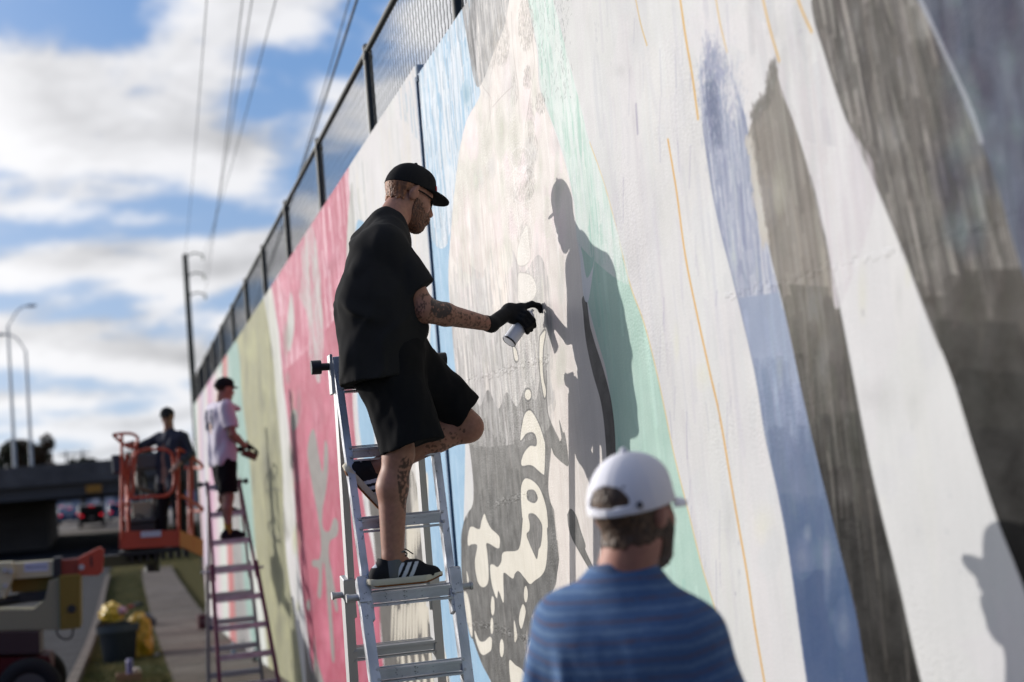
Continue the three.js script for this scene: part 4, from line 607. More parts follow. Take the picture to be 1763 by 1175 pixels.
  { const q = cp.H, e = (x, y, z) => cp.P(x, y, z), E = [];
    const ring = (y0, gap) => { const L = []; for (let i = 0; i <= 18; i++) { const a = gap + (6.283 - 2 * gap) * i / 18, yy = y0 + .014 * Math.sin(a), zz = .038 + .012 * Math.cos(a); const k = Math.sqrt(Math.max(0, 1 - ((yy - .036) / .118) ** 2 - (zz / .093) ** 2)); L.push(e(-.004 + .1165 * k + .006, yy, zz)); } return tube(L, .0042, 40, 6); };
    E.push(ring(.085, .5), ring(.066, .02)); part('emblem', E, PM.red, cp.g); }
  const hp = headPrims(HC, h, 1.03), grow = (ps, r) => ps.map((q) => ({ ...q, d: (x, y, z) => q.d(x, y, z) - r, r: q.r + r })), L = (x, y, z) => { const px = x - HC.x, py = y - HC.y, pz = z - HC.z; return [px * h.f.x + py * h.f.y + pz * h.f.z, px * h.u.x + py * h.u.y + pz * h.u.z, px * h.r.x + py * h.r.y + pz * h.r.z]; };
  const core = hp.filter((_, i) => i < 4 || [8, 9].includes(i)), neckP = limb(J.neck, along(HC, h.f, -.029, h.u, -.057), .064, .058, .03);
  part('hair', solid(grow([hp[0], neckP], .0105), .0028, { post: (x, y, z, d) => { const q = L(x, y, z); const e = d + .0022 * n3(x * 90, y * 260, z * 260); return Math.max(e, q[1] - .05, -.040 - q[1] + .01 * n3(x * 40, y * 40, z * 40), q[0] + .03 + (q[1] < -.0 ? .016 : 0)); }, color: (x, y, z) => { const k = .7 + .5 * n3(x * 60, y * 20, z * 60); return [.27 * k, .105 * k, .04 * k]; } }), PM.hairV, g);
  part('beard', solid(grow(hp.slice(1, 4).concat(hp.slice(6, 8)), .0095), .0028, { post: (x, y, z, d) => { const q = L(x, y, z), edge = .006 * n3(x * 60, y * 60, z * 60); const e = d + .003 * n3(x * 220, y * 160, z * 220); const cheek = q[1] - (-.046 - .45 * Math.max(0, -(q[0] - .055)) * -1.2 + edge), side = q[0] - .0 < .02 ? q[1] - .012 : 0; const keep = Math.min(Math.max(q[1] - (-.036 + clamp((.06 - q[0]) * .7, 0, .05)) + edge, .004 - q[0]), Math.max(Math.abs(q[1] + .049) - .0095, .07 - q[0])); const lips = Math.hypot((q[1] + .064) / .008, q[2] / .022) - 1; return Math.max(e, keep, q[0] > .06 ? -lips * .008 : -1); }, color: (x, y, z) => { const k = .55 + .35 * n3(x * 90, y * 40, z * 90); return [.19 * k, .072 * k, .034 * k]; } }), PM.hairV, g);
  { const gg = new THREE.Group(); gg.name = 'sunglasses'; g.add(gg); const P = (x, y, z) => h.p(HC, x * 1.03, y * 1.03, z * 1.03);
    for (const z of [-1, 1]) {
      const lensP = []; for (let i = 0; i < 16; i++) { const a = i / 16 * 6.283, u = Math.cos(a), v = Math.sin(a), sq = 1 / Math.pow(Math.abs(u) ** 4 + Math.abs(v) ** 4, .25), zz = .033 + .025 * u * sq; lensP.push(P(.104 - (zz * zz) * 5.5, .008 + .019 * v * sq, z * zz)); }
      const c = P(.102, .008, z * .033), pos = []; for (let i = 0; i < 16; i++) { const a = lensP[i], b = lensP[(i + 1) % 16]; pos.push(c.x, c.y, c.z, a.x, a.y, a.z, b.x, b.y, b.z); } const lg = new THREE.BufferGeometry(); lg.setAttribute('position', new THREE.Float32BufferAttribute(pos, 3)); lg.computeVertexNormals();
      part('lens', lg, PM.lens, gg); part('rim', tube(lensP, .0024, 40, 6, true), PM.capBlack, gg); part('temple', tube([P(.086, .016, z * .057), P(.06, .018, z * .068), P(.0, .016, z * .082), P(-.022, .004, z * .084)], .0032, 14, 6), PM.capBlack, gg);
    }
    part('bridge', tube([P(.1, .012, -.009), P(.108, .014, 0), P(.1, .012, .009)], .0024, 8, 6), PM.capBlack, gg); }
  // the can in the hand
  const can = thing('spray_can', 'white spray paint can held in the black glove by the wall', 'spray can'), up = cU, at0 = B;
  const body = lathe([[0, 0], [.030, 0], [.0325, .003], [.0325, .006], [.0318, .008], [.0318, .150], [.0325, .152], [.030, .158], [.022, .168], [.014, .172], [0, .172]], 28), q = new THREE.Quaternion().setFromUnitVectors(V(0, 1, 0), up);
  const setc = (m) => { m.quaternion.copy(q); m.position.copy(at0); return m; };
  setc(part('can_body', body, mat([.60, .62, .68], .38), can)); setc(part('base_rim', lathe([[.0312, -.001], [.0334, .001], [.0334, .006], [.032, .007]], 28), mat([.05, .05, .06], .35, { metalness: .7 }), can)); setc(part('nozzle', lathe([[0, .17], [.010, .17], [.010, .176], [.007, .178], [.007, .188], [0, .19]], 16), mat([.7, .7, .68], .5), can));
}
{ // ---- the onlooker in the white cap, back to the camera
  const R = 3.36, c0 = atR(1092, 888, R), view = V(c0.x, 0, c0.z).normalize(), yawTo = (d) => { const a = Math.atan2(view.x, -view.z) + rad(d); return V(Math.sin(a), 0, -Math.cos(a)); };
  const face = yawTo(30), h = basisOf(face.clone().multiplyScalar(.99).add(V(0, .10, 0)), V(0, 1, 0)), HC = c0.clone(), bf = yawTo(17), br = bf.clone().cross(V(0, 1, 0)).normalize();
  const Q = (f, u, r) => V(c0.x, 0, c0.z).addScaledVector(bf, f).addScaledVector(br, r).add(V(0, u, 0));
  const nb = atR(1074, 992, R + .02), o = nb.clone(); // base of the neck
  const K = (f, u, r) => along(o, bf, f, V(0, 1, 0), u, br, r), gr = gy(c0.z) + .03;
  const J = { head: HC, neck: along(o, V(0, 1, 0), -.01), chest: K(.0, -.24, 0), pelvis: K(-.0, -.60, 0), shR: K(0, -.150, .165), shL: K(0, -.115, -.165), elR: K(-.02, -.43, .235), elL: K(-.02, -.40, -.235), wrR: K(.10, -.62, .26), wrL: K(.08, -.62, -.26), hipR: K(0, -.64, .09), hipL: K(0, -.64, -.09) };
  J.knR = V(J.hipR.x + bf.x * .03, gr + .50, J.hipR.z + bf.z * .03); J.knL = V(J.hipL.x + bf.x * .03, gr + .50, J.hipL.z + bf.z * .03); J.anR = V(J.knR.x - bf.x * .04, gr + .09, J.knR.z - bf.z * .04); J.anL = V(J.knL.x - bf.x * .04, gr + .09, J.knL.z - bf.z * .04);
  const dn = V(0, -1, 0);
  const g = person({ label: 'person in white cap and striped blue shirt seen from behind, watching beside the wall', J, h, cell: .006, s: 1.05, skin: [.34, .165, .12], hfL: dn, hfR: dn, hnL: br.clone().negate(), hnR: br, htL: bf, htR: bf, toeL: bf, toeR: bf });
  const tee = [];
  for (const s of [-1, 1]) tee.push(limb(K(-.01, -.17, s * .09), K(-.01, -.55, s * .09), .105, .122, .07), limb(K(-.015, -.05, s * .05), K(-.01, -.128 - s * .020, s * .138), .066, .076, .06), limb(K(0, -.133 - s * .022, s * .146), K(-.02, -.36, s * .212), .080, .088, .05, true));
  tee.push(limb(K(0, -.02, 0), K(-.01, -.2, 0), .075, .11, .06), limb(K(-.03, -.15, -.08), K(-.03, -.16, .08), .09, .09, .06));
  const hemY = K(0, -.70, 0).y, nAx = V(0, 1, 0).addScaledVector(bf, .15).normalize(), nC = along(o, V(0, 1, 0), .0);
  part('shirt', solid(tee, .0045, { post: (x, y, z, d) => { const l = (x - o.x) * br.x + (z - o.z) * br.z, t0 = sstep(o.y - .10, o.y - .34, y); let e = d + .014 * n3(x * 6, y * 2.2, z * 6) * t0 - .024 * t0 * Math.pow(.5 + .5 * Math.sin(l * 64 + 2.2 * n3(x * 2.5, y * 1.6, z * 2.5) + (o.y - y) * -5), 2) * sstep(-.75, .1, n3(l * 5, y * 1.6, 4)) * sstep(.16, -.02, l); e = Math.max(e, hemY - y); const nx = x - nC.x, ny = y - nC.y, nz = z - nC.z, t = nx * nAx.x + ny * nAx.y + nz * nAx.z, rr = Math.sqrt(Math.max(0, nx * nx + ny * ny + nz * nz - t * t)); return t > -.03 ? Math.max(e, .074 - rr, t - .028) : e; },
    color: (x, y, z) => { const l = (x - o.x) * br.x + (z - o.z) * br.z, v = (o.y - y) * 1000 + 5 * n3(x * 2, y * 2, z * 2) + Math.max(0, Math.abs(l) - .17) * 330, w = ((v % 44) + 44) % 44, k = .92 + .12 * n3(x * 150, y * 150, z * 150); const wob = n3(x * 9, y * 9, z * 9), c = w < 5 + 2 * wob ? [.105, .09, .13] : w > 20 && w < 28 + 3 * wob ? [.115, .185, .30] : [.068, .125, .245]; return c.map((q) => q * k); } }), PM.clothV, g);
  part('shirt_collar', solid([limb(along(nC, nAx, .0), along(nC, nAx, .012), .080, .076, .01)], .004, { post: (x, y, z, d) => { const nx = x - nC.x, ny = y - nC.y, nz = z - nC.z, t = nx * nAx.x + ny * nAx.y + nz * nAx.z, rr = Math.sqrt(Math.max(0, nx * nx + ny * ny + nz * nz - t * t)); return Math.max(Math.abs(rr - .074) - .005, Math.abs(t - .008) - .016); } }), mat([.075, .11, .19], .9), g);
  const jeans = []; for (const s of ['L', 'R']) jeans.push(limb(J['hip' + s], J['kn' + s], .105, .085, .04), limb(J['kn' + s], along(J['an' + s], V(0, 1, 0), -.03), .085, .075, .03, true)); jeans.push(limb(along(J.hipL, V(0, 1, 0), .05), along(J.hipR, V(0, 1, 0), .05), .12, .12, .05));
  part('trousers', solid(jeans, .012, { post: (x, y, z, d) => d + folds(x, y, z, .008, 8) }), mat([.03, .045, .085], .9), g);
  for (const s of ['L', 'R']) shoe('shoe', g, V(J['an' + s].x, gr + .002, J['an' + s].z), bf, V(0, 1, 0), .006, mat([.05, .045, .04], .8), PM.soleV, null);
  cap(g, HC, h, { mat: PM.whiteCloth, tall: .122, base: .020, tilt: .05, opening: true, brimLen: .060, brimDrop: .5, curve: 5.5, cell: .0042, s: 1.06 });
  part('strap_snap', new THREE.SphereGeometry(.008, 10, 8).translate(...h.p(HC, -.092, .036, .072).toArray()), mat([.02, .02, .03], .5), g);
  const hp = headPrims(HC, h, 1.05), grow = (ps, r) => ps.map((q) => ({ ...q, d: (x, y, z) => q.d(x, y, z) - r, r: q.r + r })), L = (x, y, z) => { const px = x - HC.x, py = y - HC.y, pz = z - HC.z; return [px * h.f.x + py * h.f.y + pz * h.f.z, px * h.u.x + py * h.u.y + pz * h.u.z, px * h.r.x + py * h.r.y + pz * h.r.z]; };
  const nkP = limb(J.neck, along(HC, h.f, -.029, h.u, -.057), .065, .059, .03), fur = (b) => (x, y, z) => { const k = .7 + .5 * n3(x * 80, y * 30, z * 80) + .2 * n3(x * 200, y * 60, z * 200); return b.map((v) => v * k); };
  part('hair', solid(grow([hp[0], hp[1], nkP], .008), .0038, { post: (x, y, z, d) => { const q = L(x, y, z); const e = d + .003 * n3(x * 120, y * 60, z * 120); return Math.max(e, q[1] - .082, -.062 - q[1] + .02 * clamp(q[0] * 12 + .6) + .008 * n3(x * 30, y * 30, z * 30), q[0] - .015, q[1] < -.03 ? q[0] + .0 : -1); }, color: fur([.085, .044, .022]) }), PM.hairV, g);
  part('beard', solid(grow(hp.slice(1, 4).concat(hp.slice(6, 8)), .011), .0038, { post: (x, y, z, d) => { const q = L(x, y, z); return Math.max(d + .004 * n3(x * 160, y * 120, z * 160), Math.max(q[1] - (-.036 + clamp((.06 - q[0]) * .9, 0, .06)), .0 - q[0])); }, color: fur([.070, .034, .017]) }), PM.hairV, g);
}

// ---------------------------------------------------------------- folding telescopic ladders
const LM = { alu: new THREE.MeshStandardMaterial({ map: noiseTex(256, 256, (u, v) => { const s = tfbm(u, v, 10, 31, 4), q = tfbm(u, v, 60, 17, 2), c = .70 + .10 * s - (q > .52 ? .3 : 0); return [c, c * 1.01, c * 1.04]; }, true), roughnessMap: noiseTex(128, 128, (u, v) => .5 + .35 * tfbm(u, v, 12, 5, 3)), metalness: .8, roughness: .85, bumpMap: rep(grainB, 3), bumpScale: .001 }), aluDull: new THREE.MeshStandardMaterial({ color: new THREE.Color(.40, .40, .40), metalness: .7, roughness: .5 }), purple: mat([.16, .10, .27], .5), plum: mat([.12, .028, .05], .55) };
// two faces, each with a narrow upper and a wide lower section; L/R = rails as [top, foot]; ys = rung heights
function ladder(label, faces, hinge, locks, m = LM.alu, rung = LM.alu, group, bolts = true) {
  const g = thing('step_ladder', label, 'ladder', group);
  faces.forEach(({ L, R, split, ys, depth, back }, n) => {
    const side = R[0].clone().sub(L[0]).normalize(), on = (A, y) => A[0].clone().lerp(A[1], (y - A[0].y) / (A[1].y - A[0].y)), face = n ? back : m;
    for (const [A, s] of [[L, -1], [R, 1]]) {
      part('rail', bar(A[0], on(A, split - .10), .030, depth, side, .004), face, g);
      part('outer_rail', bar(along(on(A, split + .06), side, s * .016), along(A[1], side, s * .016), .040, depth * 1.18, side, .004), face, g);
      part('foot', bar(along(on(A, A[1].y + .06), side, s * .016), along(A[1], side, s * .016, V(0, -1, 0), .004), .042, depth * 1.35, side, .004), M.rubber, g);
      part('rail_bracket', bar(along(on(A, split + .075), side, s * .014), along(on(A, split - .03), side, s * .014), .046, depth * 1.3, side, .004), face, g);
    }
    ys.forEach((y) => {
      const low = y < split, a = along(on(L, y), side, low ? .0 : .012), b = along(on(R, y), side, low ? -.0 : -.012), d = b.clone().sub(a).normalize(), dn = L[1].clone().sub(L[0]).normalize(), tread = side.clone().cross(dn).normalize();
      const rg = part('rung', [bar(a, b, .030, .050, V(0, 1, 0), .003), bar(along(a, dn, .026), along(b, dn, .026), .008, .074, V(0, 1, 0), .002), bar(along(a, dn, -.020), along(b, dn, -.020), .012, .078, V(0, 1, 0), .003), ...[-.026, -.009, .009, .026].map((t) => bar(along(a, dn, -.028, tread, t), along(b, dn, -.028, tread, t), .004, .007, V(0, 1, 0)))], n ? back : rung, g);
      const nrm = side.clone().cross(dn).normalize(); if (nrm.z < 0) nrm.negate();
      if (bolts) [a, b].forEach((q, i) => [-.02, .02].forEach((t) => part('bolt', cyl(along(q, d, i ? .004 : -.004, dn, t, nrm, depth * .55), along(q, d, i ? .004 : -.004, dn, t, nrm, depth * .55 + .006), .007, .006, 8), LM.aluDull, rg)));
    });
    for (const [A, s] of [[L, -1], [R, 1]]) { const p = along(on(A, split), side, s * .03); part('lock_pin', [cyl(p, along(p, side, s * .045), .014, .014, 12), cyl(along(p, side, s * .045), along(p, side, s * .055), .018, .018, 12)], LM.aluDull, g); }
  });
  for (const [p, d] of hinge) { const k = part('hinge_knob', [cyl(p, along(p, d, .045), .016, .016, 14), cyl(along(p, d, .04), along(p, d, .082), .030, .030, 8)], M.black, g); part('hinge_plate', bar(along(p, V(0, 1, 0), .05), along(p, V(0, 1, 0), -.12), .012, .075, d, .003), LM.aluDull, k); }
  return g;
}
{ // near ladder
  const gA = gy(-5.3) + .03, face = (pt, pb, yb) => { const d = pb.clone().sub(pt); return [pt, pt.clone().addScaledVector(d, (yb - pt.y) / d.y)]; };
  const L = face(atZ(577, 618, -5.97), atZ(652, 1172, -5.63), gA), R = face(atZ(731, 640, -5.96), atZ(797, 1172, -5.62), gA);
  R[0].y = L[0].y; const yF = atZ(700, 1026, -5.70).y;
  const L2 = face(atZ(580, 640, -6.02), atZ(613, 1172, -6.36), gy(-6.5) + .03), R2 = face(atZ(716, 700, -6.04), atZ(752, 1172, -6.34), gy(-6.5) + .03);
  R2[0].y = L2[0].y;
  const ys = []; for (let k = -4; k <= 3; k++) ys.push(yF + .292 * k);
  const ys2 = ys.map((y) => y + .015).filter((y) => y < L2[0].y - .05);
  ladder('silver aluminium folding ladder under the painter in black', [{ L, R, split: yF + .012, ys: ys.filter((y) => y > gA + .12), depth: .062 }, { L: L2, R: R2, split: yF - .01, ys: ys2.filter((y) => y > gA + .12 && (y < yF + .1)), depth: .058, back: LM.aluDull }], [[L[0].clone().add(V(-.02, -.03, -.02)), V(-1, 0, 0)], [R[0].clone().add(V(.02, -.03, -.02)), V(1, 0, 0)]]);
}

// ---------------------------------------------------------------- the second painter, on the far ladder
{
  const z0 = -16.0, W = (x, y, dz = 0) => atZ(x, y, z0 + dz), h = basisOf(V(.90, -.12, -.38), V(.1, 1, 0)), HC = W(386, 672);
  const lat = V(.35, 0, .94);
  const C2 = (x, y, s) => along(W(x, y), lat, s);
  const J = { head: HC, neck: W(381, 692), chest: W(377, 722), pelvis: W(384, 795), shR: C2(378, 704, .19), shL: C2(380, 704, -.19), elR: C2(384, 752, .24), elL: C2(392, 748, -.22), wrR: C2(417, 769, .08), wrL: C2(418, 774, -.16), hipR: C2(383, 800, .09), hipL: C2(387, 798, -.09), knR: C2(388, 858, .08), knL: C2(394, 850, -.08), anR: C2(388, 912, .07), anL: C2(392, 874, -.10) };
  const dn = V(.9, -.35, -.2).normalize(), toe = V(.95, 0, -.3).normalize(), gloves = { R: handPrims(J.wrR, dn, V(.3, .9, .2).normalize(), V(-.2, .2, -.95).normalize(), [.5, .5, .55, .6]), L: handPrims(J.wrL, V(.9, .2, -.3).normalize(), V(0, -1, .2).normalize(), V(.1, .2, .95).normalize(), [.7, .7, .7, .7]) };
  const g = person({ label: 'person in white T-shirt and black shorts standing on the purple splashed ladder', J, h, cell: .009, skin: [.27, .14, .10], gripR: gloves.R, gripL: gloves.L, toeR: toe, toeL: toe, backR: toe.clone().negate(), backL: toe.clone().negate() });
  for (const k of ['R', 'L']) part('glove', solid(gloves[k].map((q) => ({ ...q, d: (x, y, z) => q.d(x, y, z) - .003 })), .005), PM.glove, g);
  const tee = []; for (const s of [-1, 1]) tee.push(limb(C2(377, 716, s * .09), C2(382, 792, s * .085), .115, .13, .06), limb(C2(379, 702, s * .06), C2(378, 705, s * .18), .065, .072, .05)); tee.push(limb(J.shR, J.elR.clone().lerp(J.shR, .25), .078, .082, .03, true), limb(J.shL, J.elL.clone().lerp(J.shL, .25), .078, .082, .03, true), limb(W(381, 694), W(378, 716), .07, .11, .05));
  const hem = W(384, 803).y, bx = W(372, 720);
  part('t_shirt', solid(tee, .009, { post: (x, y, z, d) => Math.max(d + .012 * n3(x * 7, y * 3, z * 7), hem - y, Math.hypot(x - HC.x + .02, z - HC.z) < .062 && y > J.neck.y ? .02 : -1), color: (x, y, z, nx, ny, nz) => { const u = (x - bx.x) * lat.x + (z - bx.z) * lat.z + .02, v = y - bx.y, on = nx < -.25 && Math.abs(u) < .12 && v < .10 && v > -.13 && Math.abs(u) > .018 && n3(x * 30, y * 44, z * 30) > -.55; return on ? [.045, .05, .085] : [.50, .46, .52]; } }), PM.clothV, g);
  part('shorts', solid([limb(J.hipR, J.knR.clone().lerp(J.hipR, .15), .115, .108, .04, true), limb(J.hipL, J.knL.clone().lerp(J.hipL, .15), .115, .105, .04, true), limb(along(J.hipL, V(0, 1, 0), .06), along(J.hipR, V(0, 1, 0), .06), .115, .115, .05)], .009, { post: (x, y, z, d) => d + .008 * n3(x * 8, y * 5, z * 8) }), PM.shortsCloth, g);
  for (const [k, y] of [['R', 929], ['L', 889]]) shoe('shoe', g, V(J['an' + k].x, W(390, y, 0).y, J['an' + k].z), toe, V(0, 1, 0), .006, mat([.012, .012, .014], .8), mat([.03, .028, .026], .9), null);
  part('sock', solid([limb(J.anR.clone().add(V(0, .10, 0)), J.anR.clone().add(V(0, -.04, 0)), .046, .044, .02)], .007), mat([.30, .20, .04], .9), g);
  cap(g, HC, basisOf(V(.90, -.05, -.42), V(0, 1, 0)), { mat: PM.capBlack, tall: .112, base: .030, brimLen: .05, brimDrop: .3, cell: .006, s: 1.03 });
  part('hair', solid(headPrims(HC, h).slice(0, 1).map((q) => ({ ...q, d: (x, y, z) => q.d(x, y, z) - .006 })), .006, { post: (x, y, z, d) => Math.max(d, (x - HC.x) * h.f.x + (z - HC.z) * h.f.z + .02, y - HC.y - .05) }), mat([.03, .018, .01], .8), g);
  // a mask hanging at the chest, and the tray in the hand
  part('mask', solid([egg(C2(402, 702, -.02), .05, .045, .055, undefined, .02), limb(C2(406, 704, -.02), C2(411, 704, -.02), .034, .03, .02)], .007), mat([.48, .36, .38], .8), g); part('mask_strap', tube([C2(384, 696, .06), C2(396, 716, .02), C2(403, 722, -.02), C2(404, 708, -.02)], .008, 14, 6), PM.capBlack, g);
  const tr = thing('paint_tray', 'shallow brown tray held over the ladder top by the person in white', 'tray'), a = C2(412, 784, .06), b = C2(431, 792, .06), bk = V(.25, .0, -.97).normalize();
  part('tray_floor', bar(a, b, .30, .012, bk, .002).translate(bk.x * .15, 0, bk.z * .15), mat([.12, .06, .04], .7), tr);
  for (const s of [0, .30]) part('tray_side', bar(along(a, bk, s, V(0, 1, 0), .03), along(b, bk, s, V(0, 1, 0), .03), .012, .07, bk), mat([.16, .075, .05], .7), tr);
  // ladder splashed with purple paint
  const gA = gy(-15.6) + .03, face = (pt, pb, yb) => { const d = pb.clone().sub(pt); return [pt, pt.clone().addScaledVector(d, (yb - pt.y) / d.y)]; };
  const L = face(atZ(357, 831, -16.05), atZ(380, 1172, -15.55), gA), R = face(atZ(411, 829, -16.05), atZ(476, 1172, -15.55), gA), L2 = face(atZ(358, 836, -16.12), atZ(361, 1172, -16.75), gy(-16.8) + .03), R2 = face(atZ(411, 834, -16.12), atZ(449, 1172, -16.75), gy(-16.8) + .03);
  R[0].y = L[0].y; L2[0].y = R2[0].y = L[0].y - .03; const yF = W(390, 932).y - .012, ys = []; for (let k = -7; k <= 2; k++) ys.push(yF + .300 * k);
  ladder('tall folding ladder splashed with purple paint on the sidewalk', [{ L, R, split: yF - .3, ys: ys.filter((y) => y > gA + .1 && y < L[0].y - .02), depth: .065 }, { L: L2, R: R2, split: yF - .32, ys: ys.filter((y) => y > gA + .1 && y < yF - .25), depth: .06, back: LM.aluDull }], [[L[0].clone().add(V(-.02, -.02, -.03)), V(-1, 0, 0)], [R[0].clone().add(V(.02, -.02, -.03)), V(1, 0, 0)]], LM.purple, LM.plum, undefined, false);
}
// ---------------------------------------------------------------- boom lift with its operator in the basket
{
  const OR = mat([.40, .045, .016], .5), ORd = mat([.22, .03, .012], .6), CR = mat([.50, .44, .27], .5), YE = mat([.20, .14, .03], .7), RED = mat([.07, .008, .008], .7), ZB = -19.0, W = (x, y, dz = 0) => atZ(x, y, ZB + dz);
  const lift = thing('boom_lift', 'orange and cream boom lift parked on the road with its basket raised beside the wall', 'boom lift');
  const basket = new THREE.Group(); basket.name = 'basket'; lift.add(basket);
  const tb = (pts, r = .021) => part('basket_rail', tube(pts, r, pts.length * 8, 8), OR, basket), BK = -.85;
  tb([W(209, 930), W(209, 750)]); tb([W(221, 930, -.05), W(217, 782, -.05)]); tb([W(307, 930), W(306, 773)]);
  tb([W(195, 749, .15), W(211, 747, .05), W(228, 748, -.1), W(237, 757, -.25), W(227, 771, -.3), W(211, 764, -.1), W(195, 750, .14)], .02);
  tb([W(227, 858), W(231, 800), W(233, 784), W(244, 776), W(284, 775), W(294, 781), W(298.5, 796), W(298.5, 838), W(289, 852), W(254, 856), W(227, 858)]);
  tb([W(209, 792, 0), W(224, 860, 0)]); tb([W(237, 757, -.2), W(222, 815, -.1), W(220, 880)]);
  tb([W(306, 773), W(330, 787, -.3), W(347, 801, -.5), W(347, 806, -.62), W(328, 806, BK)]); tb([W(310, 853), W(333, 866, -.3), W(348, 876, -.5), W(346, 880, -.62), W(326, 880, BK)]);
  tb([W(329, 790, -.3), W(331, 945, -.3)]); tb([W(326, 806, BK), W(326, 930, BK)]); tb([W(218, 790, BK), W(218, 930, BK)]); tb([W(218, 806, BK), W(326, 806, BK)]); tb([W(218, 868, BK), W(326, 868, BK)]); tb([W(209, 868, 0), W(218, 868, BK)]);
  const slab = (a, b, c, d, t, m, nm = 'toe_board') => { const n = b.clone().sub(a).cross(d.clone().sub(a)).normalize().multiplyScalar(t), q = [a, b, c, d], pos = []; const f = (...v) => { for (const p of v) pos.push(p.x, p.y, p.z); }, o = q.map((p) => p.clone().sub(n)); f(q[0], q[1], q[2], q[0], q[2], q[3]); f(o[0], o[2], o[1], o[0], o[3], o[2]); for (let i = 0; i < 4; i++) { const j = (i + 1) % 4; f(q[i], o[i], o[j], q[i], o[j], q[j]); } const g = new THREE.BufferGeometry(); g.setAttribute('position', new THREE.Float32BufferAttribute(pos, 3)); g.computeVertexNormals(); return part(nm, g, m, basket); };
  slab(W(204, 946), W(309, 941), W(309, 913), W(204, 916), .03, OR); slab(W(309, 941), W(350, 959, -.5), W(350, 930, -.5), W(309, 913), .03, mat([.40, .13, .035], .5));
  slab(W(212, 946, BK), W(330, 945, BK), W(330, 920, BK), W(212, 920, BK), .03, ORd); slab(W(204, 946), W(204, 916), W(212, 920, BK), W(212, 946, BK), .03, ORd);
  part('basket_floor', box(W(309, 944).x - W(204, 944).x, .05, 1.0, (W(309, 944).x + W(204, 944).x) / 2, W(255, 947).y - .03, ZB - .48), mat([.03, .03, .032], .7), basket);
  for (let i = 0; i < 9; i++) part('floor_rib', box(.035, .09, .95, mixn(W(212, 950).x, W(322, 950).x, i / 8), W(255, 955).y - .04, ZB - .5), M.black, basket);
  slab(W(242, 926, .036), W(277, 924, .036), W(277, 914, .036), W(242, 916, .036), .004, mat([.42, .43, .52], .6), 'decal');
  part('control_box', box(.12, .24, .22, ...W(200, 800, -.15).toArray(), .02), mat([.03, .035, .05], .5), basket); part('control_console', box(.40, .22, .25, ...W(257, 795, -.5).toArray(), .03), mat([.06, .065, .07], .5), basket); part('joystick', [cyl(W(250, 786, -.4), W(249, 772, -.4), .012), new THREE.SphereGeometry(.025, 10, 8).translate(...W(249, 771, -.4).toArray())], M.black, basket);
  part('conduit', [tube([W(236, 800, -.5), W(240, 840, -.3), W(262, 850, -.4), W(262, 900, -.5), W(250, 940, -.6)], .03, 24, 8)], mat([.10, .09, .07], .6), basket); part('valve_block', box(.30, .25, .2, ...W(246, 880, -.6).toArray(), .02), mat([.28, .27, .20], .6), basket);
  { const tc = thing('tool_case', 'black tool case standing on the floor of the orange basket', 'case'), c = W(240, 925, -.42); c.y = W(255, 947).y + .17; part('case_body', box(.42, .34, .30, c.x, c.y, c.z, .02), mat([.02, .022, .025], .6), tc); part('case_lid', box(.43, .06, .31, c.x, c.y + .2, c.z, .02), mat([.03, .032, .036], .6), tc); part('case_handle', tube([V(c.x - .08, c.y + .23, c.z), V(c.x, c.y + .28, c.z), V(c.x + .08, c.y + .23, c.z)], .012, 12, 6), M.black, tc); }
  for (let i = 0; i < 4; i++) part('hose', tube([W(232 + i * 5, 812, -.7), W(226 + i * 9, 850, -.75), W(240 + i * 6, 890, -.7 + i * .03), W(252, 938, -.6)], .018, 20, 6), M.black, basket);
  // jib, boom and turntable at the machine's end
  const ZM = -18.4, Q = (x, y, dz = 0) => atZ(x, y, ZM + dz);
  part('jib_mount', [bar(Q(168, 968, -.3), W(262, 962, -.55), .16, .14, V(0, 0, 1), .01), cyl(W(262, 985, -.55), W(262, 945, -.55), .10, .10, 16)], mat([.02, .02, .022], .6), lift);
  const ext = (pts, t, m, nm, par = lift, dz = 0) => { const P = pts.map(([x, y]) => Q(x, y)), s = new THREE.Shape(P.map((p) => new THREE.Vector2(p.x, p.y))), g = new THREE.ExtrudeGeometry(s, { depth: t, bevelEnabled: true, bevelSize: .006, bevelThickness: .006, bevelSegments: 1 }); g.translate(0, 0, ZM - t / 2 + dz); return part(nm, g, m, par); };
  const boom = ext([[-420, 1004], [95, 965], [95, 991], [-420, 1030]], .26, CR, 'boom'); ext([[93, 961], [105, 960], [105, 992], [93, 993]], .32, M.black, 'boom_collar'); ext([[105, 965], [137, 963], [137, 988], [105, 990]], .20, ORd, 'inner_boom'); ext([[135, 962], [172, 943], [178, 948], [176, 984], [168, 990], [135, 990]], .24, OR, 'boom_head');
  part('head_pin', cyl(Q(140, 977, .13), Q(140, 977, .17), .035, .035, 12), LM.aluDull, lift); part('head_slot', box(.02, .12, .01, ...Q(157, 967, .133).toArray()), M.black, lift);
  { const dc = document.createElement('canvas'); dc.width = 256; dc.height = 80; const x = dc.getContext('2d'); x.fillStyle = '#b9bccb'; x.fillRect(0, 0, 256, 80); x.fillStyle = '#33405f'; x.font = 'bold 34px sans-serif'; x.textAlign = 'center'; x.fillText('United Rentals', 128, 52, 236); const t = new THREE.CanvasTexture(dc); t.colorSpace = THREE.SRGBColorSpace; t.magFilter = THREE.LinearFilter;
    const a = Q(41, 972, .138), b = Q(82, 970, .138), pl = new THREE.PlaneGeometry(b.x - a.x, .105); pl.rotateZ(Math.atan2(b.y - a.y, b.x - a.x)); pl.translate((a.x + b.x) / 2, (a.y + b.y) / 2 - .04, ZM + .140); part('name_plate', pl, new THREE.MeshStandardMaterial({ map: t, roughness: .5 }), boom); }
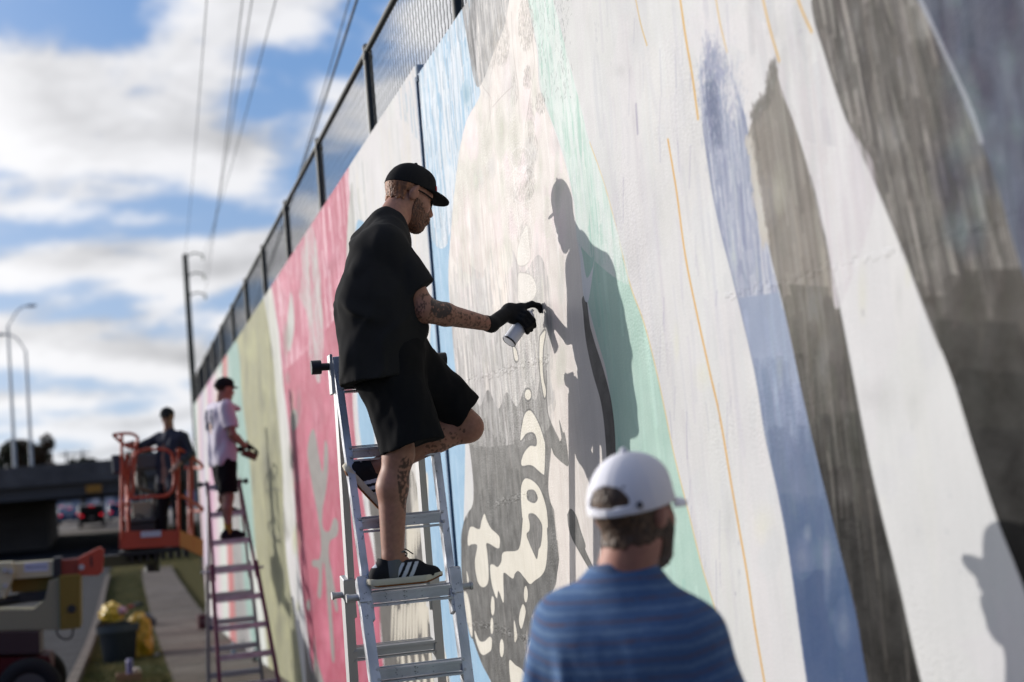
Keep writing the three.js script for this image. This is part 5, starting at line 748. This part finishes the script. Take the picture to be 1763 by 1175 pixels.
  ext([[-60, 972], [22, 968], [27, 985], [18, 1010], [10, 1028], [2, 1010], [-60, 1000]], .30, CR, 'boom_bracket', lift, .12); for (const [x, y] of [[8, 982], [18, 984], [9, 1009]]) part('bracket_bolt', cyl(Q(x, y, .26), Q(x, y, .31), .03, .03, 10), LM.aluDull, lift);
  ext([[-160, 1052], [58, 1049], [80, 1030], [86, 1000], [104, 994], [106, 1081], [-160, 1086]], .5, mat([.27, .25, .16], .7), 'turntable'); ext([[104, 991], [138, 989], [138, 1078], [106, 1081]], .9, YE, 'counterweight', lift, -.15); ext([[20, 992], [104, 992], [86, 1003], [80, 1018], [20, 1020]], .2, YE, 'boom_cradle', lift, -.1);
  part('port_hole', cyl(Q(123, 1049, .29), Q(123, 1049, .32), .05, .05, 20), M.black, lift); part('hydraulic_ram', [cyl(Q(-60, 1046, .0), Q(84, 1024, .0), .06, .06, 12), box(.45, .12, .18, ...Q(66, 1027, .02).toArray(), .01)], M.black, lift); part('hose', tube([Q(97, 1080, .2), Q(98, 1092, .24), Q(110, 1101, .25), Q(122, 1098, .24), Q(126, 1080, .2)], .011, 30, 8), M.black, lift);
  ext([[-200, 1086], [70, 1084], [71, 1120], [-200, 1124]], .9, mat([.035, .012, .012], .6), 'slew_base'); ext([[-330, 1132], [86, 1126], [90, 1136], [90, 1185], [-330, 1190]], .85, RED, 'chassis');
  for (const [x, dz] of [[56, .62], [56, -.62], [-250, .72], [-250, -.72]]) { const c = Q(x, 1172); c.y = gy(ZM) + .365; const wg = new THREE.Group(); wg.name = 'wheel'; lift.add(wg); const o = V(0, 0, dz); part('tyre', new THREE.TorusGeometry(.26, .11, 12, 28).scale(1, 1, 1.1).translate(c.x, c.y, ZM + o.z), M.rubber, wg); part('rim', cyl(V(c.x, c.y, ZM + o.z - .1), V(c.x, c.y, ZM + o.z + .1), .2, .2, 20), mat([.06, .055, .05], .6), wg); }
  // operator
  const lat = V(.72, 0, .69).normalize(), D = (x, y, s = 0, dz = -.35) => along(W(x, y, dz), lat, s), h = basisOf(V(-.35, -.06, .93), V(0, 1, 0)), HC = D(288, 719), f = V(-.69, 0, .72);
  const J = { head: HC, neck: D(290, 738), chest: D(294, 766), pelvis: D(291, 838), shR: D(292, 752, -.18), shL: D(296, 754, .18), elR: D(262, 768, -.22), elL: D(304, 784, .22), wrR: D(243, 762, -.18, -.2), wrL: D(288, 800, .2, -.1), hipR: D(291, 842, -.09), hipL: D(295, 842, .09), knR: D(287, 893, -.10), knL: D(300, 893, .10), anR: D(286, 934, -.10), anL: D(301, 934, .10) };
  const op = person({ label: 'person in dark work clothes standing at the controls in the orange lift basket', J, h, cell: .010, skin: [.24, .13, .095], hfR: V(-.9, -.1, .3).normalize(), hnR: V(0, 1, 0), htR: V(.3, 0, .9).normalize(), curlR: [.8, .8, .8, .8], hfL: V(-.6, -.5, .6).normalize(), hnL: V(0, .8, .5).normalize(), htL: V(-.8, 0, -.6).normalize(), toeR: f, toeL: f });
  const tee = []; for (const s of [-1, 1]) tee.push(limb(D(293, 762, s * .09), D(292, 840, s * .085), .115, .12, .06), limb(D(292, 750, s * .06), D(294, 754, s * .17), .065, .07, .05)); tee.push(limb(J.shR, J.elR, .075, .062, .03), limb(J.elR, J.wrR.clone().lerp(J.elR, .06), .062, .046, .02, true), limb(J.shL, J.elL, .075, .062, .03), limb(J.elL, J.wrL.clone().lerp(J.elL, .1), .06, .048, .02, true), limb(D(290, 740), D(293, 758), .062, .1, .05));
  part('jacket', solid(tee, .010, { post: (x, y, z, d) => Math.max(d + .01 * n3(x * 7, y * 5, z * 7), J.pelvis.y - .08 - y) }), mat([.03, .034, .05], .9), op);
  part('trousers', solid([limb(J.hipR, J.knR, .105, .085, .04), limb(J.knR, J.anR.clone().add(V(0, -.03, 0)), .085, .08, .03, true), limb(J.hipL, J.knL, .105, .085, .04), limb(J.knL, J.anL.clone().add(V(0, -.03, 0)), .085, .08, .03, true), limb(along(J.hipL, V(0, 1, 0), .05), along(J.hipR, V(0, 1, 0), .05), .11, .11, .05)], .010, { post: (x, y, z, d) => d + .008 * n3(x * 8, y * 5, z * 8) }), mat([.012, .012, .014], .9), op);
  for (const k of ['R', 'L']) shoe('shoe', op, V(J['an' + k].x, W(255, 947).y - .004, J['an' + k].z), f, V(0, 1, 0), .008, mat([.02, .018, .016], .8), mat([.03, .028, .026], .9), null);
  cap(op, HC, h, { mat: mat([.02, .02, .022], .9), tall: .10, base: .032, brimLen: .05, brimDrop: .4, cell: .007, s: 1.02 });
  { const P = (x, y, z) => h.p(HC, x, y, z); part('sunglasses', [-1, 1].map((z) => new THREE.SphereGeometry(1, 12, 8).scale(.010, .018, .026).applyMatrix4(new THREE.Matrix4().makeBasis(h.f, h.u, h.r)).translate(...P(.096, .008, z * .033).toArray())).concat([tube([P(.095, .014, -.06), P(.105, .014, 0), P(.095, .014, .06)], .004, 10, 6)]), PM.lens, op); }
}
// ---------------------------------------------------------------- litter bin, sacks, cans on the verge and the sidewalk
{
  const bz = -26.3, base = (x, z) => V(x, gy(z), z), px = (x, y, z) => atZ(x, y, z);
  const bc = px(203, 1140, bz), bin = thing('trash_bin', 'dark plastic trash bin stuffed full on the grass verge', 'trash bin'), y0 = gy(bz) - .0;
  const topY = px(200, 1074, bz).y, wB = (px(230, 1130, bz).x - px(176, 1130, bz).x) / 2, wT = (px(235, 1080, bz).x - px(163, 1080, bz).x) / 2, cx = px(204, 1110, bz).x;
  const frust = (w0, w1, ya, yb, m, nm) => { const g = new THREE.CylinderGeometry(w1 * 1.414, w0 * 1.414, yb - ya, 4, 4, true).rotateY(Math.PI / 4), p = g.attributes.position; g.translate(cx, (ya + yb) / 2, bz); return part(nm, g, m, bin); };
  const pl = mat([.018, .024, .028], .55, { side: THREE.DoubleSide }); frust(wB, wT * .95, y0, topY, pl, 'bin_body'); frust(wT * 1.02, wT * 1.03, topY - .13, topY, mat([.05, .06, .065], .5, { side: THREE.DoubleSide }), 'bin_rim'); part('bin_floor', box(wB * 1.9, .02, wB * 1.9, cx, y0 + .02, bz), pl, bin);
  const bag = (name, label, c, rx, ry, rz, m, seed, grp) => { const g = new THREE.IcosahedronGeometry(1, 4), p = g.attributes.position; for (let i = 0; i < p.count; i++) { const v = V(p.getX(i), p.getY(i), p.getZ(i)), k = 1 + .16 * n3(v.x * 2 + seed, v.y * 2, v.z * 2) + .07 * n3(v.x * 6 + seed, v.y * 6, v.z * 6); v.multiplyScalar(k); if (v.y < -.6) v.y = -.6 - (v.y + .6) * .05; p.setXYZ(i, v.x * rx + c.x, v.y * ry + c.y, v.z * rz + c.z); } g.computeVertexNormals(); return single(name, g, m, label, 'bag', grp); };
  bag('plastic_bag', 'yellow plastic bag bulging out of the trash bin', px(192, 1058, bz), .21, .20, .26, mat([.52, .33, .015], .4), 1); bag('plastic_bag', 'yellow plastic bag slumped on the grass behind the trash bin', base(px(236, 1080, bz - .7).x, bz - .5).add(V(0, .30, 0)), .26, .50, .25, mat([.46, .29, .015], .4), 5); bag('plastic_bag', 'pink and white crumpled bag on top of the trash bin', px(206, 1053, bz + .1), .12, .08, .14, mat([.42, .22, .26], .5), 8); bag('plastic_bag', 'black sack lying open on the grass beyond the bin', base(px(242, 1040, bz - 9).x, bz - 9).add(V(0, .14, 0)), .32, .24, .25, mat([.008, .008, .01], .35), 12);
  const can = (label, x, y, z, r, hh, col) => { const c = V(x, y, z), t = thing('spray_can', label, 'spray can'); part('can_body', lathe([[0, 0], [r, 0], [r, hh * .82], [r * .8, hh * .88], [r * .4, hh * .9], [0, hh * .9]], 20).translate(x, y, z), mat(col, .4), t); part('cap', lathe([[r * .55, hh * .88], [r * .55, hh], [0, hh]], 16).translate(x, y, z), mat([.6, .6, .6], .5), t); return c; };
  const s1 = px(404, 1150, -23.6); can('pale blue spray can standing on the sidewalk under the far ladder', s1.x, gy(-23.6) + .085, -23.6, .034, .20, [.22, .30, .38]); const s2 = px(457, 1150, -21.6); can('black spray can standing against the foot of the wall', Math.min(s2.x, 1.72), gy(-21.6) + .085, -21.6, .034, .2, [.02, .02, .025]);
  const bucket = (label, x, z, r, hh, col) => { const t = thing('paint_bucket', label, 'bucket'), y = gy(z) + .08; part('bucket_body', lathe([[0, 0], [r * .85, 0], [r, hh], [r * .94, hh], [r * .8, .02], [0, .02]], 24).translate(x, y, z), mat(col, .5), t); part('bucket_rim', new THREE.TorusGeometry(r, .008, 6, 28).rotateX(Math.PI / 2).translate(x, y + hh, z), mat(col.map((q) => q * 1.3), .5), t); part('handle', tube([V(x - r, y + hh, z), V(x, y + hh * .55, z + r * 1.08), V(x + r, y + hh, z)], .004, 16, 5), LM.aluDull, t); };
  const b1 = px(350, 1066, -32); bucket('dark red paint bucket standing by the foot of the wall', 1.50, -32, .14, .30, [.07, .015, .02]); bucket('blue paint bucket beside the dark red one', 1.66, -31.4, .12, .26, [.02, .025, .10]);
  const cr = thing('paint_crate', 'low wooden crate of paint jars on the grass near the trash bin', 'crate'), kz = -21.4, kx = px(222, 1172, kz).x, ky = gy(kz), wd = mat([.26, .16, .10], .8); part('crate_floor', box(.34, .015, .3, kx, ky + .03, kz), wd, cr); for (const s of [-1, 1]) { part('crate_side', box(.34, .12, .014, kx, ky + .085, kz + s * .15), wd, cr); part('crate_end', box(.014, .12, .30, kx + s * .17, ky + .085, kz), wd, cr); }
  const jr = (x, z, hh, col, lab) => single('paint_jar', lathe([[0, 0], [.05, 0], [.05, hh * .85], [.043, hh * .9], [.043, hh], [0, hh]], 18).translate(x, ky + .04, z), mat(col, .4), lab, 'jar'); jr(kx + .02, kz, .30, [.13, .12, .26], 'lavender paint jar standing tall in the wooden crate'); jr(kx + .11, kz - .06, .16, [.5, .42, .36], 'cream paint jar standing in the wooden crate');
  const litter = (name, label, x, z, w, hh, col, seed) => { const g = new THREE.IcosahedronGeometry(1, 2), p = g.attributes.position; for (let i = 0; i < p.count; i++) { const k = 1 + .3 * n3(p.getX(i) * 2 + seed, p.getY(i) * 2, p.getZ(i) * 2); p.setXYZ(i, p.getX(i) * w * k + x, Math.max(p.getY(i) * hh * k, -hh * .5) + gy(z) + hh * .5 + .0, p.getZ(i) * w * k + z); } g.computeVertexNormals(); single(name, g, mat(col, .7), label, 'litter'); };
  litter('crumpled_paper', 'small white crumpled paper on the edge of the grass', WALKX - .08, px(280, 1129, -26.5).z, .055, .045, [.55, .55, .53], 3); litter('crumpled_wrapper', 'red crumpled wrapper lying on the far grass', .02, -44, .10, .06, [.30, .03, .03], 6); litter('crumpled_rag', 'dark crumpled rag lying on the grass beside the red wrapper', .22, -44.5, .16, .08, [.02, .025, .03], 9);
}

// ---------------------------------------------------------------- overpass, traffic, poles, wires, trees
{
  const ov = thing('overpass_bridge', 'long concrete road overpass crossing over the underpass', 'bridge'), z = -84, W = (x, y, q = z) => atZ(x, y, q), top = W(100, 799).y, mid = W(100, 835).y, low = W(100, 857).y, D = 26, x0 = -75, x1 = 26;
  const grey = M.conc, dark = M.conc;
  for (const zz of [z, z - D]) for (let i = 0; i < 12; i++) { const a = x0 + (x1 - x0) / 12 * i, b = a + (x1 - x0) / 12 - .02; part('parapet', box(b - a, top - mid, .3, (a + b) / 2, (top + mid) / 2, zz - .15, .02), grey, ov); }
  part('deck', box(x1 - x0, .28, D - .7, (x0 + x1) / 2, mid + .14, z - D / 2 - .15), grey, ov);
  for (let i = 0; i < 11; i++) part('girder', [box(x1 - x0, mid - low - .02, .25, (x0 + x1) / 2, (mid + low) / 2 - .01, z - .5 - i * 2.2), box(x1 - x0, .12, .6, (x0 + x1) / 2, low + .05, z - .5 - i * 2.2)], dark, ov);
  const px0 = W(82, 900, z - 8).x; part('abutment', box(40, low + 6, 14, px0 - 20, (low - 6) / 2 - .01, z - 15), M.conc, ov); const rx = W(330, 900, z - 6).x + 6; part('abutment', box(18, low + 6, 14, rx + 9, (low - 6) / 2 - .01, z - 15), M.conc, ov);
  part('clearance_sign', box(.85, .42, .04, ...W(161, 842).setZ(z + .03).toArray()), mat([.42, .17, .01], .6), ov);
}
{ // grey barrier behind the highway
  const b = thing('noise_barrier', 'pale grey noise barrier standing behind the highway traffic', 'wall'), z = -215, y1 = atZ(150, 846, z).y; for (let i = 0; i < 30; i++) { const a = -75 + i * 4; part('barrier_panel', box(3.9, y1 - 1.2, .25, a, (y1 + 1.2) / 2, z, .03), mat([.19 + .02 * (i % 3), .21 + .02 * (i % 3), .26 + .02 * (i % 2)], .9), b); part('barrier_post', box(.3, y1 - 1.1, .4, a + 2, (y1 + 1.3) / 2, z, .03), mat([.17, .18, .22], .9), b); }
}
function car(label, px, py, z, w, hh, len, col, kind) {
  const g = thing('car', label, 'car', undefined), c = atZ(px, py, z), gd = gy(z) + .03; c.y = gd;
  const prof = kind === 'van' ? [[0, .35], [0, hh * .98], [len * .80, hh], [len * .9, hh * .6], [len, hh * .52], [len, .35]] : kind === 'suv' ? [[0, .38], [0.02, hh * .62], [.25, hh * .96], [len * .55, hh], [len * .74, hh * .62], [len * .97, hh * .55], [len, .38]] : [[0, .32], [0, hh * .60], [.55, hh * .66], [1.05, hh * .97], [len * .55, hh], [len * .74, hh * .64], [len * .97, hh * .5], [len, .32]];
  const s = new THREE.Shape(prof.map(([a, b]) => new THREE.Vector2(a, b))), G = new THREE.ExtrudeGeometry(s, { depth: w - .16, bevelEnabled: true, bevelSize: .05, bevelThickness: .08, bevelSegments: 2 }); G.translate(0, 0, -(w - .16) / 2).rotateY(Math.PI / 2).translate(c.x, c.y, z);
  part('body', G, mat(col, .3), g); const hy = kind === 'car' ? [.68, .92, .62, 1.0] : [.64, .9, .06, .22];
  const wy0 = hh * hy[0], wy1 = hh * hy[1], wz0 = hy[2], wz1 = hy[3]; part('rear_window', bar(V(c.x, c.y + wy0, z - wz0 + .09), V(c.x, c.y + wy1, z - wz1 + .07), w * .72, .03, V(1, 0, 0)), mat([.012, .013, .016], .12), g);
  for (const q of [-1, 1]) { part('tail_light', box(.16, .11, .06, c.x + q * w * .38, c.y + hh * .55, z + .065, .015), new THREE.MeshStandardMaterial({ color: new THREE.Color(.5, .01, .02), emissive: new THREE.Color(1, .02, .05), emissiveIntensity: 1.1, roughness: .3 }), g); for (const d of [.8, len - .85]) { const wg = part('wheel', new THREE.CylinderGeometry(.32, .32, .22, 18).rotateZ(Math.PI / 2).translate(c.x + q * (w / 2 - .06), c.y + .32, z - d), M.rubber, g); part('rim', new THREE.CylinderGeometry(.2, .2, .225, 14).rotateZ(Math.PI / 2).translate(c.x + q * (w / 2 - .06), c.y + .32, z - d), LM.aluDull, wg); } }
  part('brake_light', box(.4, .05, .04, c.x, c.y + hh * .93, z - wz1 + .1), new THREE.MeshStandardMaterial({ color: new THREE.Color(.5, .01, .02), emissive: new THREE.Color(1, .02, .05), emissiveIntensity: .7 }), g); part('bumper', box(w * .96, .2, .1, c.x, c.y + .42, z + .06, .03), mat(col.map((v) => v * .6), .5), g); part('number_plate', box(.32, .15, .02, c.x, c.y + hh * .44, z + .09), mat([.5, .5, .52], .5), g);
}
car('blue saloon car with lit tail lights on the highway', 119, 890, -122, 1.8, 1.42, 4.5, [.05, .10, .17], 'car'); car('black sport utility car with lit tail lights on the highway', 157, 888, -112, 1.85, 1.75, 4.6, [.012, .012, .014], 'suv'); car('white van with dark rear window on the highway', 178, 875, -150, 1.95, 2.3, 5.2, [.5, .5, .52], 'van'); car('dark blue hatchback with lit tail lights seen past the basket', 206, 884, -118, 1.8, 1.5, 4.3, [.035, .06, .12], 'suv'); car('silver saloon car half hidden behind the blue one on the highway', 105, 884, -134, 1.8, 1.42, 4.5, [.25, .27, .3], 'car');
{ // street lamps beyond the overpass
  const lamp = (label, z, foot, top, arm, head) => { const t = thing('street_lamp', label, 'street lamp', undefined), m = mat([.30, .33, .36], .5, { metalness: .4 }), W = (p) => atZ(p[0], p[1], z), T = W(top), F = W(foot); F.y = gy(z); F.x = T.x; part('pole', cyl(F, T, .16, .09, 12), m, t); const A = arm.map(W); part('arm', tube([T, ...A, W(head)], .055, 30, 8), m, t); const hd = W(head), d = hd.clone().sub(A[A.length - 1]).setY(0).normalize(); part('lamp_head', new THREE.SphereGeometry(1, 14, 10).scale(.42, .12, .2).translate(hd.x + d.x * .3, hd.y, hd.z), m, t); };
  lamp('tall street lamp with its arm reaching up towards the wall', -113, [25, 800], [12.5, 562], [[19, 552], [28, 537], [38, 529]], [46, 527]); lamp('street lamp with a curved arm reaching away from the wall', -113, [55, 800], [43.5, 605], [[38, 596], [26, 581], [16, 577]], [8, 576]);
}
{ // timber power pole with three arms, and its lines
  const z = -58, W = (x, y, q = z) => atZ(x, y, q), t = thing('power_pole', 'dark timber power pole with three cross arms standing past the end of the wall', 'power pole'), wood = mat([.018, .024, .020], .85), T = W(318, 438), F = W(334, 700); F.x = T.x; F.y = -2; part('pole', cyl(F, T, .15, .105, 14), wood, t);
  const ends = []; [443, 477, 511].forEach((y, i) => { const a = W(319 + i * 2.1, y), b = W(349 + i * 2, y + 3); b.y = a.y + .06; const arm = part('cross_arm', tube([a, a.clone().lerp(b, .5).add(V(0, .12, 0)), b], .03, 14, 8), mat([.12, .15, .12], .7), t); part('insulator', lathe([[.03, 0], [.06, .03], [.03, .06], [.06, .1], [.03, .13], [.05, .17], [0, .2]], 10).translate(b.x, b.y - .2, b.z), mat([.14, .2, .12], .4), arm); ends.push(b); });
  const wire = (a, b, sag, r, label, group) => { const p = []; for (let i = 0; i <= 8; i++) { const t = i / 8; p.push(a.clone().lerp(b, t).add(V(0, -sag * 4 * t * (1 - t), 0))); } return single('power_line', tube(p, r, 60, 6), mat([.09, .10, .11], .8), label, 'power line', group); };
  const far = (px, py, r) => { const b = atR(px, py, r); return b; }, lab = (k) => `thin power line strung from the ${k} arm of the timber pole`, G = 'power lines on the arms of the timber pole';
  wire(ends[0], far(490, -60, 18), .25, .008, lab('uppermost'), G); wire(ends[1], far(443, -60, 18), .22, .008, lab('middle'), G); wire(ends[2], far(424, -60, 18), .22, .008, lab('lowest'), G); wire(W(318, 440), far(360, -60, 18), .2, .007, 'thin power line strung from the very top of the timber pole');
  wire(atR(425, 560, 46), far(640, -80, 13), .12, .013, 'thick dark overhead cable coming up from behind the fence'); wire(atR(440, 540, 46), far(618, -60, 15), .1, .007, 'thin cable running beside the thick overhead cable');
}
{ // autumn trees beyond the overpass
  const tree = (label, px, py, z, r, hR, seed, cols) => {
    const t = thing('tree', label, 'tree', 'trees beyond the overpass'), c = atZ(px, py, z), R = rng(seed), g0 = gy(z), parts = [], bark = mat([.03, .024, .018], .9);
    part('trunk', [cyl(V(c.x, g0, z), V(c.x + .2, c.y - hR * .4, z), .26, .16, 9), ...Array.from({ length: 6 }, (_, i) => { const a = i * 1.05 + R(), b = V(c.x + Math.cos(a) * r * .6, c.y + (R() - .2) * hR * .6, z + Math.sin(a) * r * .6); return tube([V(c.x + .1, c.y - hR * .6, z), V(c.x + Math.cos(a) * r * .2, c.y - hR * .2, z + Math.sin(a) * r * .2), b], .06, 8, 6); })], bark, t);
    const pos = [], col = []; for (let n = 0; n < 5200; n++) { const cl = Math.floor(R() * 26), q = rng(seed * 97 + cl), a = q() * 6.283, e = (q() - .42) * 1.9, rr = .35 + .6 * q(), cc = V(c.x + Math.cos(a) * r * rr * Math.cos(e), c.y + hR * rr * Math.sin(e), z + Math.sin(a) * r * rr * Math.cos(e)), s = r * (.2 + .12 * q()), d = V(R() - .5, R() - .5, R() - .5).normalize().multiplyScalar(s * Math.cbrt(R())); cc.add(d); const u = V(R() - .5, R() - .5, R() - .5).normalize(), v = u.clone().cross(V(R() - .5, R() - .5, R() - .5)).normalize(), l = .09 + .08 * R(); const w = [along(cc, u, -l), along(cc, v, l * .6), along(cc, u, l), along(cc, v, -l * .6)]; for (const k of [0, 1, 2, 0, 2, 3]) pos.push(w[k].x, w[k].y, w[k].z); const k = cols[Math.floor(R() * cols.length)], j = .7 + .6 * R(); for (let i = 0; i < 6; i++) col.push(k[0] * j, k[1] * j, k[2] * j); }
    const g = new THREE.BufferGeometry(); g.setAttribute('position', new THREE.Float32BufferAttribute(pos, 3)); g.setAttribute('color', new THREE.Float32BufferAttribute(col, 3)); g.computeVertexNormals(); part('crown', g, new THREE.MeshStandardMaterial({ vertexColors: true, roughness: .9, side: THREE.DoubleSide }), t);
  };
  const dk = [[.035, .045, .018], [.05, .05, .02], [.07, .045, .02]], au = [[.10, .035, .02], [.06, .045, .02], [.12, .05, .025]];
  tree('dark round tree rising over the overpass at the edge of the picture', 4, 798, -118, 2.4, 2.4, 3, dk); tree('russet autumn tree rising over the overpass behind the street lamps', 62, 796, -118, 1.9, 2.2, 5, [...dk, ...au]); tree('small dark tree rising over the overpass behind the street lamps', 36, 802, -126, 1.6, 1.6, 8, dk); tree('low dark tree just showing over the overpass parapet', 138, 806, -150, 1.6, 1.4, 11, dk); tree('low green tree just showing over the parapet near the basket', 171, 806, -150, 1.5, 1.0, 14, dk); tree('low dark tree rising over the parapet behind the basket', 232, 800, -150, 2.2, 1.6, 17, dk);
  const hf = (x, z) => { const t = thing('power_pylon', 'small twin-legged power pylon far beyond the overpass', 'pylon'), a = atZ(x, 776, z), m = mat([.10, .11, .12], .8), y0 = gy(z); for (const s of [-1, 1]) part('leg', cyl(V(a.x + s * .9, y0, z), V(a.x + s * .9, a.y, z), .12, .1, 8), m, t); part('cross_bar', box(3.4, .14, .14, a.x, a.y - .4, z), m, t); }; hf(127, -170);
}

renderer.render(scene, camera);
